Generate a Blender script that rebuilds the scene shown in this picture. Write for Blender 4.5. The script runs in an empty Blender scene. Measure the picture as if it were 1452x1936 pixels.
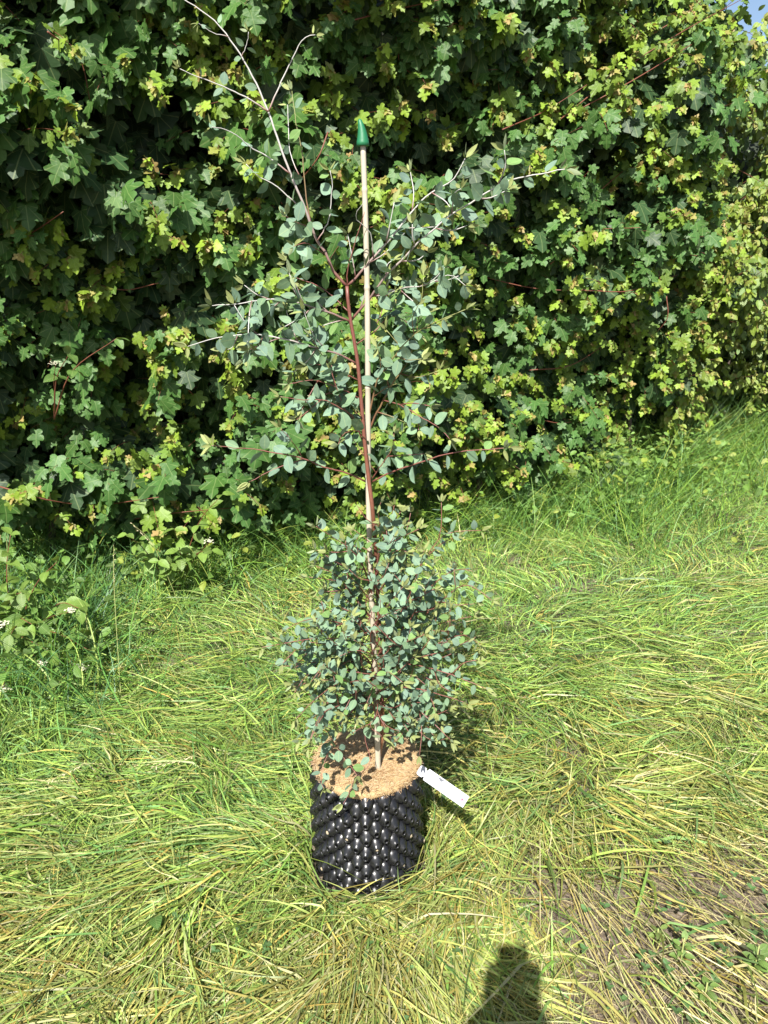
import bpy, bmesh, math, random
import numpy as np
from mathutils import Vector, Matrix

random.seed(7)
rng = np.random.default_rng(11)
S = bpy.context.scene
COL = S.collection
R = math.radians

# ------------------------------------------------------------------ camera, light, exposure
CAM_Z = 1.57
PITCH = R(18.0)
W0, H0, F0 = 1452.0, 1936.0, 1420.0
cam_d = bpy.data.cameras.new('camera'); cam = bpy.data.objects.new('camera', cam_d); COL.objects.link(cam)
cam.location = (0, 0, CAM_Z); cam.rotation_euler = (R(90) - PITCH, 0, 0)
cam_d.sensor_fit = 'VERTICAL'; cam_d.sensor_height = 36.0; cam_d.lens = 36.0 * F0 / H0
cam_d.clip_start = 0.02; cam_d.clip_end = 400
S.camera = cam

SUN_EL, SUN_AZ = R(47.6), R(180 + 12.4)          # azimuth clockwise from +Y
world = bpy.data.worlds.new('World'); S.world = world; world.use_nodes = True
wn = world.node_tree; wn.nodes.clear()
sky = wn.nodes.new('ShaderNodeTexSky'); sky.sky_type = 'NISHITA'; sky.sun_disc = False
sky.sun_elevation = SUN_EL; sky.sun_rotation = SUN_AZ; sky.air_density = 1.0; sky.dust_density = 1.5
bg = wn.nodes.new('ShaderNodeBackground'); bg.inputs['Strength'].default_value = 0.074
wo = wn.nodes.new('ShaderNodeOutputWorld')
wn.links.new(sky.outputs[0], bg.inputs[0]); wn.links.new(bg.outputs[0], wo.inputs[0])
sd = bpy.data.lights.new('sun', 'SUN'); sun = bpy.data.objects.new('sun', sd); COL.objects.link(sun)
sd.energy = 5.0; sd.angle = R(0.55); sd.color = (1.0, 0.965, 0.90)
to_sun = Vector((math.sin(SUN_AZ) * math.cos(SUN_EL), math.cos(SUN_AZ) * math.cos(SUN_EL), math.sin(SUN_EL)))
sun.rotation_euler = to_sun.to_track_quat('Z', 'Y').to_euler(); sun.location = (-3, -8, 12)
vs = S.view_settings; vs.view_transform = 'Standard'; vs.look = 'None'; vs.gamma = 1.0; vs.use_curve_mapping = False
vs.exposure = 1.22

# ------------------------------------------------------------------ helpers
CP, SP = math.cos(PITCH), math.sin(PITCH)
def ray(px, py):
    u = (px - W0 / 2) / F0; v = (H0 / 2 - py) / F0
    return np.array([u, CP + v * SP, -SP + v * CP])
def at(px, py, Y):
    """point at distance Y in front of the camera position that the photo shows at pixel px, py"""
    r = ray(px, py); return np.array([0, 0, CAM_Z]) + r * (Y / r[1])
def on_ground(px, py, z=0.0):
    r = ray(px, py); return np.array([0, 0, CAM_Z]) + r * ((z - CAM_Z) / r[2])
def to_px(p):
    p = np.asarray(p, float); d = p - np.array([0, 0, CAM_Z])
    zc = d[..., 1] * CP - d[..., 2] * SP
    yc = d[..., 1] * SP + d[..., 2] * CP
    return W0 / 2 + F0 * d[..., 0] / zc, H0 / 2 - F0 * yc / zc, zc

def link(name, me, mat=None, parent=None):
    o = bpy.data.objects.new(name, me); COL.objects.link(o)
    if mat is not None and me is not None and not me.materials: me.materials.append(mat)
    if parent: o.parent = parent
    return o
def tag(o, label=None, cat=None, group=None, kind=None):
    if label: o['label'] = label
    if cat: o['category'] = cat
    if group: o['group'] = group
    if kind: o['kind'] = kind
    return o
def empty(name, loc=(0, 0, 0)):
    o = bpy.data.objects.new(name, None); COL.objects.link(o); o.location = loc; o.empty_display_size = 0.1
    return o
def mesh_np(name, V, Fc, col=None, uv=None, smooth=True):
    """V (n,3), Fc (m,3|4) int, col per vertex (n,3), uv per vertex (n,2)"""
    me = bpy.data.meshes.new(name)
    V = np.ascontiguousarray(V, dtype=np.float32); Fc = np.ascontiguousarray(Fc, dtype=np.int32)
    m, k = Fc.shape
    me.vertices.add(len(V)); me.vertices.foreach_set('co', V.ravel())
    me.loops.add(m * k); me.loops.foreach_set('vertex_index', Fc.ravel())
    me.polygons.add(m)
    me.polygons.foreach_set('loop_start', np.arange(0, m * k, k, dtype=np.int32))
    me.polygons.foreach_set('loop_total', np.full(m, k, dtype=np.int32))
    me.polygons.foreach_set('use_smooth', np.full(m, smooth, dtype=bool))
    if col is not None:
        a = me.attributes.new('tint', 'FLOAT_COLOR', 'POINT')
        c4 = np.ones((len(V), 4), dtype=np.float32); c4[:, :3] = col; a.data.foreach_set('color', c4.ravel())
    if uv is not None:
        l = me.uv_layers.new(name='leafmap'); l.data.foreach_set('uv', np.asarray(uv, np.float32)[Fc.ravel()].ravel())
    me.update(calc_edges=True); me.validate()
    return me
def unit(a): return a / np.maximum(np.linalg.norm(a, axis=-1, keepdims=True), 1e-9)
def frames(d, n):
    d = unit(d); s = unit(np.cross(d, n)); n2 = np.cross(s, d)
    return np.stack([s, d, n2], axis=-1)            # columns: side, along, normal
def scatter(tmpls, which, M, T, col):
    """one mesh from many copies of leaf templates"""
    Vs, Fs, Cs, Us, off = [], [], [], [], 0
    for k, (v, f, u) in enumerate(tmpls):
        idx = np.nonzero(which == k)[0]
        if len(idx) == 0: continue
        vv = np.einsum('nij,vj->nvi', M[idx], v) + T[idx][:, None, :]
        n = len(idx); nv = len(v)
        Vs.append(vv.reshape(-1, 3)); Fs.append((f[None] + (np.arange(n) * nv)[:, None, None]).reshape(-1, 3) + off)
        Cs.append(np.repeat(col[idx], nv, axis=0)); Us.append(np.tile(u, (n, 1))); off += n * nv
    return np.concatenate(Vs), np.concatenate(Fs), np.concatenate(Cs), np.concatenate(Us)

_tab = rng.random((64, 64, 64)).astype(np.float32)
def noise3(p, sc=1.0):
    p = np.asarray(p, float) * sc + 100.0; i = np.floor(p).astype(int); f = p - i; f = f * f * (3 - 2 * f); r = 0
    for a in (0, 1):
        for b in (0, 1):
            for c in (0, 1):
                w = (f[..., 0] if a else 1 - f[..., 0]) * (f[..., 1] if b else 1 - f[..., 1]) * (f[..., 2] if c else 1 - f[..., 2])
                r = r + w * _tab[(i[..., 0] + a) & 63, (i[..., 1] + b) & 63, (i[..., 2] + c) & 63]
    return r
def noise2(x, y, sc=1.0, z=0.0):
    return noise3(np.stack([x, y, np.full_like(np.asarray(x, float), z)], -1), sc)

# ------------------------------------------------------------------ materials
def new_mat(name):
    m = bpy.data.materials.new(name); m.use_nodes = True; nt = m.node_tree; nt.nodes.clear()
    out = nt.nodes.new('ShaderNodeOutputMaterial'); return m, nt, out
def N(nt, kind, **kw):
    n = nt.nodes.new(kind)
    for k, v in kw.items(): setattr(n, k, v)
    return n
def mathn(nt, op, a, b=None, clamp=False):
    n = nt.nodes.new('ShaderNodeMath'); n.operation = op; n.use_clamp = clamp
    for i, x in enumerate((a, b)):
        if x is None: continue
        if isinstance(x, (int, float)): n.inputs[i].default_value = x
        else: nt.links.new(x, n.inputs[i])
    return n.outputs[0]
def mixc(nt, fac, a, b, mode='MIX'):
    n = nt.nodes.new('ShaderNodeMix'); n.data_type = 'RGBA'; n.blend_type = mode
    for s, x in ((n.inputs['Factor'], fac), (n.inputs['A'], a), (n.inputs['B'], b)):
        if isinstance(x, (int, float)): s.default_value = x
        elif isinstance(x, tuple): s.default_value = (*x, 1)
        else: nt.links.new(x, s)
    return n.outputs['Result']
def leaf_material(name, source, veins=None, rough=0.42, trans=0.35, spec=0.5, sheen=None, trans_tint=(1.25, 1.15, 0.45)):
    m, nt, out = new_mat(name); L = nt.links
    if source == 'object': c = N(nt, 'ShaderNodeObjectInfo').outputs['Color']
    else: c = N(nt, 'ShaderNodeAttribute', attribute_name='tint').outputs['Color']
    tc = N(nt, 'ShaderNodeTexCoord')
    nz = N(nt, 'ShaderNodeTexNoise'); nz.inputs['Scale'].default_value = 55; nz.inputs['Detail'].default_value = 4
    g = N(nt, 'ShaderNodeNewGeometry'); L.new(g.outputs['Position'], nz.inputs['Vector'])
    v = mathn(nt, 'ADD', mathn(nt, 'MULTIPLY', nz.outputs[0], 0.55), 0.72)
    hs = N(nt, 'ShaderNodeHueSaturation'); L.new(c, hs.inputs['Color']); L.new(v, hs.inputs['Value'])
    c = hs.outputs[0]
    bumpsrc = nz.outputs[0]
    if veins:
        uvn = N(nt, 'ShaderNodeUVMap', uv_map='leafmap'); sx = N(nt, 'ShaderNodeSeparateXYZ'); L.new(uvn.outputs[0], sx.inputs[0])
        x, y = sx.outputs[0], sx.outputs[1]; ax = mathn(nt, 'ABSOLUTE', x)
        mid = mathn(nt, 'LESS_THAN', ax, 0.018)
        if veins == 'palmate':
            ang = mathn(nt, 'ARCTAN2', ax, mathn(nt, 'ADD', y, 0.0))
            v1 = mathn(nt, 'LESS_THAN', mathn(nt, 'ABSOLUTE', mathn(nt, 'SUBTRACT', ang, 0.70)), 0.035)
            v2 = mathn(nt, 'LESS_THAN', mathn(nt, 'ABSOLUTE', mathn(nt, 'SUBTRACT', ang, 1.38)), 0.045)
            line = mathn(nt, 'MAXIMUM', mid, mathn(nt, 'MAXIMUM', v1, v2))
        else:
            w = mathn(nt, 'FRACT', mathn(nt, 'MULTIPLY', mathn(nt, 'SUBTRACT', y, mathn(nt, 'MULTIPLY', ax, 0.75)), 9.0))
            v1 = mathn(nt, 'LESS_THAN', mathn(nt, 'ABSOLUTE', mathn(nt, 'SUBTRACT', w, 0.5)), 0.10)
            if veins == 'faint': v1 = mathn(nt, 'MULTIPLY', v1, 0.0)
            line = mathn(nt, 'MAXIMUM', mid, v1)
            if veins != 'faint': bumpsrc = mathn(nt, 'ADD', mathn(nt, 'MULTIPLY', mathn(nt, 'SINE', mathn(nt, 'MULTIPLY', w, 6.283)), 0.25), nz.outputs[0])
        c = mixc(nt, mathn(nt, 'MULTIPLY', line, 0.38), c, mixc(nt, 0.5, c, (0.42, 0.48, 0.20)))
    # underside paler
    under = mixc(nt, 0.35, c, (0.20, 0.26, 0.14)) if veins != 'faint' else mixc(nt, 0.3, c, (0.20, 0.28, 0.24))
    if veins: c = mixc(nt, g.outputs['Backfacing'], c, under)
    p = N(nt, 'ShaderNodeBsdfPrincipled'); L.new(c, p.inputs['Base Color'])
    p.inputs['Roughness'].default_value = rough; p.inputs['Specular IOR Level'].default_value = spec
    bp = N(nt, 'ShaderNodeBump'); bp.inputs['Strength'].default_value = 0.35; bp.inputs['Distance'].default_value = 0.004
    L.new(bumpsrc, bp.inputs['Height']); L.new(bp.outputs[0], p.inputs['Normal'])
    t = N(nt, 'ShaderNodeBsdfTranslucent'); L.new(mixc(nt, 1.0, c, trans_tint, 'MULTIPLY'), t.inputs['Color'])
    mx = N(nt, 'ShaderNodeMixShader'); mx.inputs[0].default_value = trans
    L.new(p.outputs[0], mx.inputs[1]); L.new(t.outputs[0], mx.inputs[2]); L.new(mx.outputs[0], out.inputs[0])
    return m
def simple_mat(name, color, rough=0.6, spec=0.5, nscale=40, namp=0.3, bump=0.2, bdist=0.002, color2=None, attr=False):
    m, nt, out = new_mat(name); L = nt.links
    g = N(nt, 'ShaderNodeNewGeometry')
    nz = N(nt, 'ShaderNodeTexNoise'); nz.inputs['Scale'].default_value = nscale; nz.inputs['Detail'].default_value = 5
    L.new(g.outputs['Position'], nz.inputs['Vector'])
    if attr: base = N(nt, 'ShaderNodeAttribute', attribute_name='tint').outputs['Color']
    else: base = color
    c2 = color2 if color2 else tuple(x * 0.5 for x in color)
    fac = mathn(nt, 'MULTIPLY', mathn(nt, 'SUBTRACT', nz.outputs[0], 0.35, True), namp * 4, True)
    if attr: c = mixc(nt, fac, base, mixc(nt, 1.0, base, (0.6, 0.6, 0.6), 'MULTIPLY'))
    else: c = mixc(nt, fac, base, c2)
    p = N(nt, 'ShaderNodeBsdfPrincipled'); L.new(c, p.inputs['Base Color'])
    p.inputs['Roughness'].default_value = rough; p.inputs['Specular IOR Level'].default_value = spec
    bp = N(nt, 'ShaderNodeBump'); bp.inputs['Strength'].default_value = bump; bp.inputs['Distance'].default_value = bdist
    L.new(nz.outputs[0], bp.inputs['Height']); L.new(bp.outputs[0], p.inputs['Normal']); L.new(p.outputs[0], out.inputs[0])
    return m

M_MAPLE_S = leaf_material('maple_leaf_mass', 'attr', 'palmate', rough=0.5, trans=0.26, spec=0.30)
M_MAPLE_O = leaf_material('maple_leaf', 'object', 'palmate', rough=0.5, trans=0.26, spec=0.30)
M_HORN_S = leaf_material('hornbeam_leaf_mass', 'attr', 'pinnate', rough=0.45, trans=0.3)
M_HORN_O = leaf_material('hornbeam_leaf', 'object', 'pinnate', rough=0.45, trans=0.3)
M_EUC_S = leaf_material('gum_leaf_mass', 'attr', 'faint', rough=0.62, trans=0.14, spec=0.24, trans_tint=(1.0, 1.2, 0.7))
M_EUC_O = leaf_material('gum_leaf', 'object', 'faint', rough=0.62, trans=0.14, spec=0.24, trans_tint=(1.0, 1.2, 0.7))
M_GRASS = leaf_material('grass_blades', 'attr', None, rough=0.45, trans=0.22, spec=0.32, trans_tint=(1.05, 1.2, 0.6))
M_TWIG = simple_mat('hedge_twig', (0.17, 0.055, 0.03), 0.6, nscale=90)
M_GUMSTEM = simple_mat('gum_stem', (0.2, 0.05, 0.03), 0.45, attr=True, nscale=120, namp=0.25)
M_CANE = None
M_HEDGE_SHADE = simple_mat('hedge_depth_shade', (0.018, 0.026, 0.012), 0.9, nscale=18, namp=0.5)  # near-black colour standing in for shade between the hedge leaves

# ------------------------------------------------------------------ ground
POT = at(694, 1434, 1.69); POT_X, POT_Y = POT[0], 1.69; POT_H = POT[2] - 0.016
def ground_h(x, y):
    x = np.asarray(x, float); y = np.asarray(y, float)
    h = 0.05 * (noise2(x, y, 1.3, 3.3) - 0.5) + 0.03 * (noise2(x, y, 4.1, 7.3) - 0.5)
    d = np.hypot(x - POT_X, y - POT_Y); w = np.clip((d - 0.16) / 0.25, 0, 1)
    far = np.clip((np.hypot(x, y - 3) - 8) / 10, 0, 1)
    return h * w * (1 - far)
def build_ground():
    xs = np.concatenate([np.linspace(-60, -3.5, 12)[:-1], np.linspace(-3.5, 5.0, 200), np.linspace(5.0, 60, 12)[1:]])
    ys = np.concatenate([np.linspace(-40, -0.6, 8)[:-1], np.linspace(-0.6, 6.5, 180), np.linspace(6.5, 90, 14)[1:]])
    X, Y = np.meshgrid(xs, ys); Z = ground_h(X, Y) + 0.012 * (noise2(X, Y, 23, 1.0) - 0.5) * (np.abs(Y - 3) < 4)
    V = np.stack([X, Y, Z], -1).reshape(-1, 3); nx = len(xs); ny = len(ys)
    i, j = np.meshgrid(np.arange(nx - 1), np.arange(ny - 1)); a = (j * nx + i).ravel()
    Fc = np.stack([a, a + 1, a + nx + 1, a + nx], -1)
    m, nt, out = new_mat('soil'); L = nt.links
    g = N(nt, 'ShaderNodeNewGeometry')
    n1 = N(nt, 'ShaderNodeTexNoise'); n1.inputs['Scale'].default_value = 9; n1.inputs['Detail'].default_value = 8
    n2 = N(nt, 'ShaderNodeTexNoise'); n2.inputs['Scale'].default_value = 110; n2.inputs['Detail'].default_value = 6
    n3 = N(nt, 'ShaderNodeTexVoronoi'); n3.inputs['Scale'].default_value = 60
    for n in (n1, n2, n3): L.new(g.outputs['Position'], n.inputs['Vector'])
    c = mixc(nt, n1.outputs[0], (0.085, 0.065, 0.046), (0.17, 0.135, 0.098))
    c = mixc(nt, mathn(nt, 'MULTIPLY', mathn(nt, 'SUBTRACT', n2.outputs[0], 0.5, True), 3.0, True), c, (0.24, 0.19, 0.13))
    p = N(nt, 'ShaderNodeBsdfPrincipled'); L.new(c, p.inputs['Base Color']); p.inputs['Roughness'].default_value = 0.95
    bp = N(nt, 'ShaderNodeBump'); bp.inputs['Strength'].default_value = 0.9; bp.inputs['Distance'].default_value = 0.012
    L.new(mathn(nt, 'ADD', n2.outputs[0], n3.outputs[0]), bp.inputs['Height']); L.new(bp.outputs[0], p.inputs['Normal'])
    L.new(p.outputs[0], out.inputs[0])
    tag(link('ground', mesh_np('ground', V, Fc), m), 'brown bare soil showing under the trampled grass', kind='structure')
build_ground()

# ------------------------------------------------------------------ tubes
def tube_arrays(P, r, sides=6, col=None):
    P = np.asarray(P, float); n = len(P); r = np.broadcast_to(np.asarray(r, float), (n,))
    T = unit(np.gradient(P, axis=0)); ref = np.array([0.13, 0.31, 0.94]) if abs(T[0][2]) < 0.9 else np.array([0.9, 0.3, 0.1])
    A = unit(np.cross(T, ref)); B = np.cross(T, A)
    th = np.linspace(0, 2 * math.pi, sides, endpoint=False)
    V = P[:, None] + r[:, None, None] * (A[:, None] * np.cos(th)[None, :, None] + B[:, None] * np.sin(th)[None, :, None])
    V = V.reshape(-1, 3); F_ = []
    for i in range(n - 1):
        for k in range(sides):
            a = i * sides + k; b = i * sides + (k + 1) % sides; F_ += [(a, b, b + sides), (a, b + sides, a + sides)]
    V = np.concatenate([V, P[[0, -1]]]); c0 = n * sides
    for k in range(sides):
        F_ += [(c0, (k + 1) % sides, k), (c0 + 1, (n - 1) * sides + k, (n - 1) * sides + (k + 1) % sides)]
    C = None
    if col is not None:
        col = np.broadcast_to(np.asarray(col, float), (n, 3)); C = np.concatenate([np.repeat(col, sides, 0), col[[0, -1]]])
    return V, np.array(F_), C
def smooth_path(P, n):
    P = np.asarray(P, float)
    if len(P) < 3:
        t = np.linspace(0, 1, n)[:, None]; return P[0] * (1 - t) + P[-1] * t
    d = np.concatenate([[0], np.cumsum(np.linalg.norm(np.diff(P, axis=0), axis=1))]); d /= d[-1]
    Q = np.concatenate([[2 * P[0] - P[1]], P, [2 * P[-1] - P[-2]]]); out = []
    for t in np.linspace(0, 1, n):
        i = min(np.searchsorted(d, t, 'right') - 1, len(P) - 2); u = (t - d[i]) / max(d[i + 1] - d[i], 1e-9)
        p0, p1, p2, p3 = Q[i], Q[i + 1], Q[i + 2], Q[i + 3]
        out.append(0.5 * (2 * p1 + (p2 - p0) * u + (2 * p0 - 5 * p1 + 4 * p2 - p3) * u * u + (3 * p1 - p0 - 3 * p2 + p3) * u ** 3))
    return np.array(out)
def tube(name, P, r, mat, parent=None, sides=6, col=None):
    V, F_, C = tube_arrays(P, r, sides, col)
    return link(name, mesh_np(name, V, F_, C), mat, parent)
class Bag:
    def __init__(s): s.V, s.F, s.C, s.n = [], [], [], 0
    def add(s, V, F_, C=None):
        s.V.append(V); s.F.append(F_ + s.n); s.n += len(V); s.C.append(C if C is not None else np.ones((len(V), 3)))
    def build(s, name, mat, parent=None):
        return link(name, mesh_np(name, np.concatenate(s.V), np.concatenate(s.F), np.concatenate(s.C)), mat, parent)

# ------------------------------------------------------------------ leaf templates
MAPLE_HALF = [(0.06, -0.06), (0.18, -0.12), (0.32, -0.10), (0.43, -0.03), (0.42, 0.08), (0.36, 0.17), (0.33, 0.24), (0.42, 0.27), (0.50, 0.34),
              (0.60, 0.45), (0.56, 0.53), (0.47, 0.60), (0.38, 0.57), (0.29, 0.56), (0.23, 0.60), (0.26, 0.70), (0.23, 0.80), (0.14, 0.85), (0.07, 0.93)]
MAPLE_LOW = [(0.20, -0.12), (0.44, -0.02), (0.33, 0.24), (0.50, 0.34), (0.60, 0.47), (0.42, 0.60), (0.23, 0.59), (0.24, 0.80)]
def maple_tmpl(half, seed, narrow=1.0):
    r = random.Random(seed)
    pts = [(0.0, 0.0)] + [(x * narrow * (1 + r.uniform(-.1, .1)), y + r.uniform(-.02, .02)) for x, y in half] + [(0, 1.0)] + \
          [(-x * narrow * (1 + r.uniform(-.1, .1)), y + r.uniform(-.02, .02)) for x, y in reversed(half)]
    n = len(pts); verts = pts + [(0, 0.30), (0, 0.55)]
    # midrib points joined into the fan
    c1, c2 = n, n + 1; h = len(half); F_ = []
    def near(p): return c1 if p[1] < 0.50 else c2
    for i in range(n):
        j = (i + 1) % n; a = c1 if (pts[i][1] + pts[j][1]) / 2 < 0.50 else c2
        F_.append((i, j, a))
    # bridge where the fan centre switches
    for i in range(n):
        j = (i + 1) % n; k = (j + 1) % n
        a = c1 if (pts[i][1] + pts[j][1]) / 2 < 0.50 else c2; b = c1 if (pts[j][1] + pts[k][1]) / 2 < 0.50 else c2
        if a != b: F_.append((j, b, a) if True else None)
    V = np.array([(x, y, 0.0) for x, y in verts]); x, y = V[:, 0], V[:, 1]
    curl = r.uniform(0.1, 1.3); fold = r.uniform(-0.15, 0.38)
    ang = np.arctan2(np.abs(x), np.maximum(y, 0.001)); rad = np.hypot(x, y)
    z = fold * np.abs(x) - curl * 0.35 * rad ** 2 + 0.035 * np.cos(ang * 9.0) * rad + 0.10 * r.uniform(-1, 1) * x * y * 2
    z += np.array([r.uniform(-0.025, 0.025) for _ in x])
    V[:, 2] = z; V[c1 if False else -2, 2] -= 0.02
    return V, np.array(F_), np.stack([x, y], -1)
def ovate_tmpl(seed, wmax=0.33, peak=0.42, serr=0.0, seg=6, pleat=0.0, curl=0.3, fold=0.2):
    r = random.Random(seed); L_, Rr, Mi = [], [], []
    ts = np.linspace(0, 1, seg + 1)
    def wid(t): 
        a = peak; k = math.sin(math.pi * (t ** (math.log(0.5) / math.log(a)))) if 0 < t < 1 else 0
        return wmax * k ** 0.8
    V, U = [], []
    for i, t in enumerate(ts):
        w = wid(t) * (1 + (serr if i % 2 else -serr)); 
        for s in (-1, 0, 1):
            if (i == 0 or i == seg) and s != 0: continue
            x = s * w; z = fold * abs(x) - curl * 0.4 * t * t + (pleat if i % 2 else -pleat) * abs(s) + r.uniform(-.01, .01)
            V.append((x, t, z)); U.append((x, t))
    # indices
    F_ = []; row = lambda i: 1 + (i - 1) * 3
    F_ += [(0, row(1) + 1, row(1)), (0, row(1) + 2, row(1) + 1)]
    for i in range(1, seg - 1):
        a, b = row(i), row(i + 1)
        for s in (0, 1): F_ += [(a + s, a + s + 1, b + s + 1), (a + s, b + s + 1, b + s)]
    a = row(seg - 1); tip = len(V) - 1
    F_ += [(a, a + 1, tip), (a + 1, a + 2, tip)]
    return np.array(V), np.array(F_), np.array(U)
T_MAPLE = [maple_tmpl(MAPLE_HALF, s, n) for s, n in ((1, 1), (2, .9), (3, 1.08), (4, .82), (5, 1.0), (6, .95), (7, .78), (8, 1.05))]
T_MLOW = [maple_tmpl(MAPLE_LOW, s) for s in (11, 12, 13)]
T_YOUNG = [maple_tmpl(MAPLE_LOW, s, n) for s, n in ((21, .6), (22, .75))]
T_HORN = [ovate_tmpl(s, 0.30, 0.42, 0.08, 9, 0.012, c, f) for s, c, f in ((1, .3, .3), (2, .7, .15), (3, -.2, .45))]
T_DOG = [ovate_tmpl(s, 0.30, 0.45, 0.0, 7, 0.006, c, f) for s, c, f in ((4, .5, .3), (5, .9, .2))]
T_EUC = [ovate_tmpl(s, w, pk, 0.0, 7, 0.0, c, f) for s, w, pk, c, f in ((1, .30, .44, .15, .12), (2, .37, .42, -.2, .25), (3, .33, .47, .45, .08), (4, .25, .45, .1, .35), (5, .35, .48, .0, .0), (6, .27, .40, -.3, .15))]
T_EUCY = [ovate_tmpl(s, .17, .4, 0.0, 5, 0.0, c, .3) for s, c in ((7, .2), (8, -.3))]

def leaf_objects(parent, tmpls, mat, name, M, T, which, col, k0):
    """the leaves that show largest: each its own object sharing one of a few meshes"""
    meshes = []
    for i, (v, f, u) in enumerate(tmpls):
        me = mesh_np(name, v, f, None, u); me.materials.append(mat); meshes.append(me)
    for i in range(len(T)):
        o = bpy.data.objects.new(name, meshes[which[i]]); COL.objects.link(o); o.parent = parent
        m = Matrix(M[i].tolist()).to_4x4(); m.translation = Vector(T[i]) - parent.location
        o.matrix_local = m; o.color = (*col[i], 1)
        o.matrix_parent_inverse = Matrix()

# ------------------------------------------------------------------ hedge
def hedge_front(x, z):
    """y of the leafy face"""
    x = np.asarray(x, float); z = np.asarray(z, float)
    y = np.interp(x, [-4.5, -1.7, 0.0, 1.2, 2.4, 3.5, 6.0], [2.75, 3.20, 3.80, 4.40, 5.35, 6.0, 7.2])
    y = y - 0.34 * np.clip((0.6 - x) / 2.0, 0, 1) * np.clip((z - 1.0) / 1.2, 0, 1)
    y = y + 0.42 * np.clip((0.50 - z) / 0.50, 0, 1)
    p = np.stack([x, z, np.zeros_like(x)], -1)
    return y + 0.62 * (noise3(p, 1.25) - 0.5) + 0.62 * (noise3(p, 3.4) - 0.5) + 0.16 * (noise3(p, 8.0) - 0.5)

def in_frame(T, m=20):
    x, y, z = to_px(T); return (x > -m) & (x < W0 + m) & (y > -m) & (y < H0 + m) & (z > 0.1)

def grow_hedge(x0, x1, top, nshoot, kind, seed):
    r = np.random.default_rng(seed)
    full, low, yng = ([], [], []); twigs = Bag()
    for _ in range(nshoot):
        x = r.uniform(x0, x1); z = 0.10 + r.random() ** 0.92 * (top(x) - 0.10)
        if z > top(x) - 0.25 and r.random() < 0.45: continue
        y = float(hedge_front(x, z)); hole = float(noise3(np.array([x, z, 3.0]), 4.2))
        if hole < 0.36 and r.random() < 0.8: continue
        if z < 0.3 and r.random() < 0.5: continue
        yf = float(noise3(np.array([x, z, 8.0]), 2.6))
        young = r.random() < np.clip((0.66 if kind == 'maple' else 0.85) * (0.85 + 0.2 * np.clip((x + 1.2) / 2.5, 0, 1)) + (yf - .5) * 1.1, .08, .95)
        base = np.array([x, y + 0.16 + r.random() * 0.05, z]); n = r.integers(3, 7)
        d = np.array([r.normal(0, 0.55), -1.0, r.normal(0.30, 0.45)]); d /= np.linalg.norm(d)
        Ln = r.uniform(0.16, 0.34); side = r.uniform(0, math.pi)
        pts = [base]; cur = base.copy(); dd = d.copy()
        for k in range(n):
            dd = dd + np.array([0, 0, -0.10]); dd /= np.linalg.norm(dd); cur = cur + dd * Ln / n; pts.append(cur.copy())
        V, F_, C = tube_arrays(np.array(pts), np.linspace(0.0022, 0.0010, len(pts)), 3); twigs.add(V, F_, C)
        size0 = r.uniform(0.056, 0.102) if kind == 'maple' else r.uniform(0.055, 0.085)
        if kind == 'maple' and x < -0.2 and r.random() < 0.14: size0 *= 1.4; young = False
        tone = r.random()
        for k in range(1, n + 1):
            f = k / n
            for s in (-1, 1):
                if r.random() < 0.08: continue
                a = side + (k % 2) * math.pi / 2
                lat = np.array([math.cos(a), 0, math.sin(a)]) * s
                size = size0 * (1.08 - 0.5 * f * (1 if young else 0.45)) * r.uniform(0.75, 1.15)
                out = unit(lat * 0.8 + dd * 0.35 + np.array([0, -0.1, -0.15]))
                pet = pts[k] + out * size * 0.4
                tip = unit(out * 0.6 + np.array([0, -0.18, -0.85]) + r.normal(0, 0.25, 3))
                nrm = unit(np.array([-0.1, -0.75, 0.62]) + r.normal(0, 0.42, 3))
                if kind == 'maple':
                    old = np.array([0.056, 0.132, 0.024]) * (0.75 + 0.6 * tone); blue = np.array([0.048, 0.105, 0.036])
                    c = old * (1 - 0.5 * tone) + blue * 0.5 * tone
                    if young: c = c * (1 - 0.85 * f) + np.array([0.23, 0.34, 0.030]) * 0.85 * f * r.uniform(0.45, 1.2)
                else:
                    c = np.array([0.085, 0.155, 0.024]) * (0.7 + 0.6 * tone)
                    if young: c = c * (1 - 0.75 * f) + np.array([0.25, 0.33, 0.032]) * 0.75 * f * r.uniform(0.8, 1.15)
                full.append((pet, tip, nrm, size, c * r.uniform(0.85, 1.15)))
        if young:
            for q in range(r.integers(3, 7)):
                tip = unit(dd * 0.3 + np.array([0, -0.3, -0.5]) + r.normal(0, 0.55, 3)); nrm = unit(np.array([0, -0.8, 0.4]) + r.normal(0, 0.5, 3))
                g = r.random()
                c = np.array([0.20, 0.26, 0.04]) * (1 - g) + np.array([0.32, 0.22, 0.085]) * g
                if kind != 'maple': c = np.array([0.22, 0.27, 0.045]) * (1 - g) + np.array([0.26, 0.24, 0.07]) * g
                yng.append((pts[-1], tip, nrm, r.uniform(0.028, 0.052), c))
    # leaves deeper in, their green darkened for the shade inside the hedge
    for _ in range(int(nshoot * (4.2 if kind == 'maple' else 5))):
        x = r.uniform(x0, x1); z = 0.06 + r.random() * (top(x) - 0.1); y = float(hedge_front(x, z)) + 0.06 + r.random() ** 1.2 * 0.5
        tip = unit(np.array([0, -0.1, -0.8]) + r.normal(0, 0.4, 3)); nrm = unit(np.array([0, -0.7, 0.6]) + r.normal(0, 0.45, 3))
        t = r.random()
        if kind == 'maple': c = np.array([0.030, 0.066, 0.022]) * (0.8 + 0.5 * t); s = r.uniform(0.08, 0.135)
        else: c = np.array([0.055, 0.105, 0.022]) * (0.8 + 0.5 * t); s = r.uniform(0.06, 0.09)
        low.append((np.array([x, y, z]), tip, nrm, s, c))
    return full, low, yng, twigs
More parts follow.
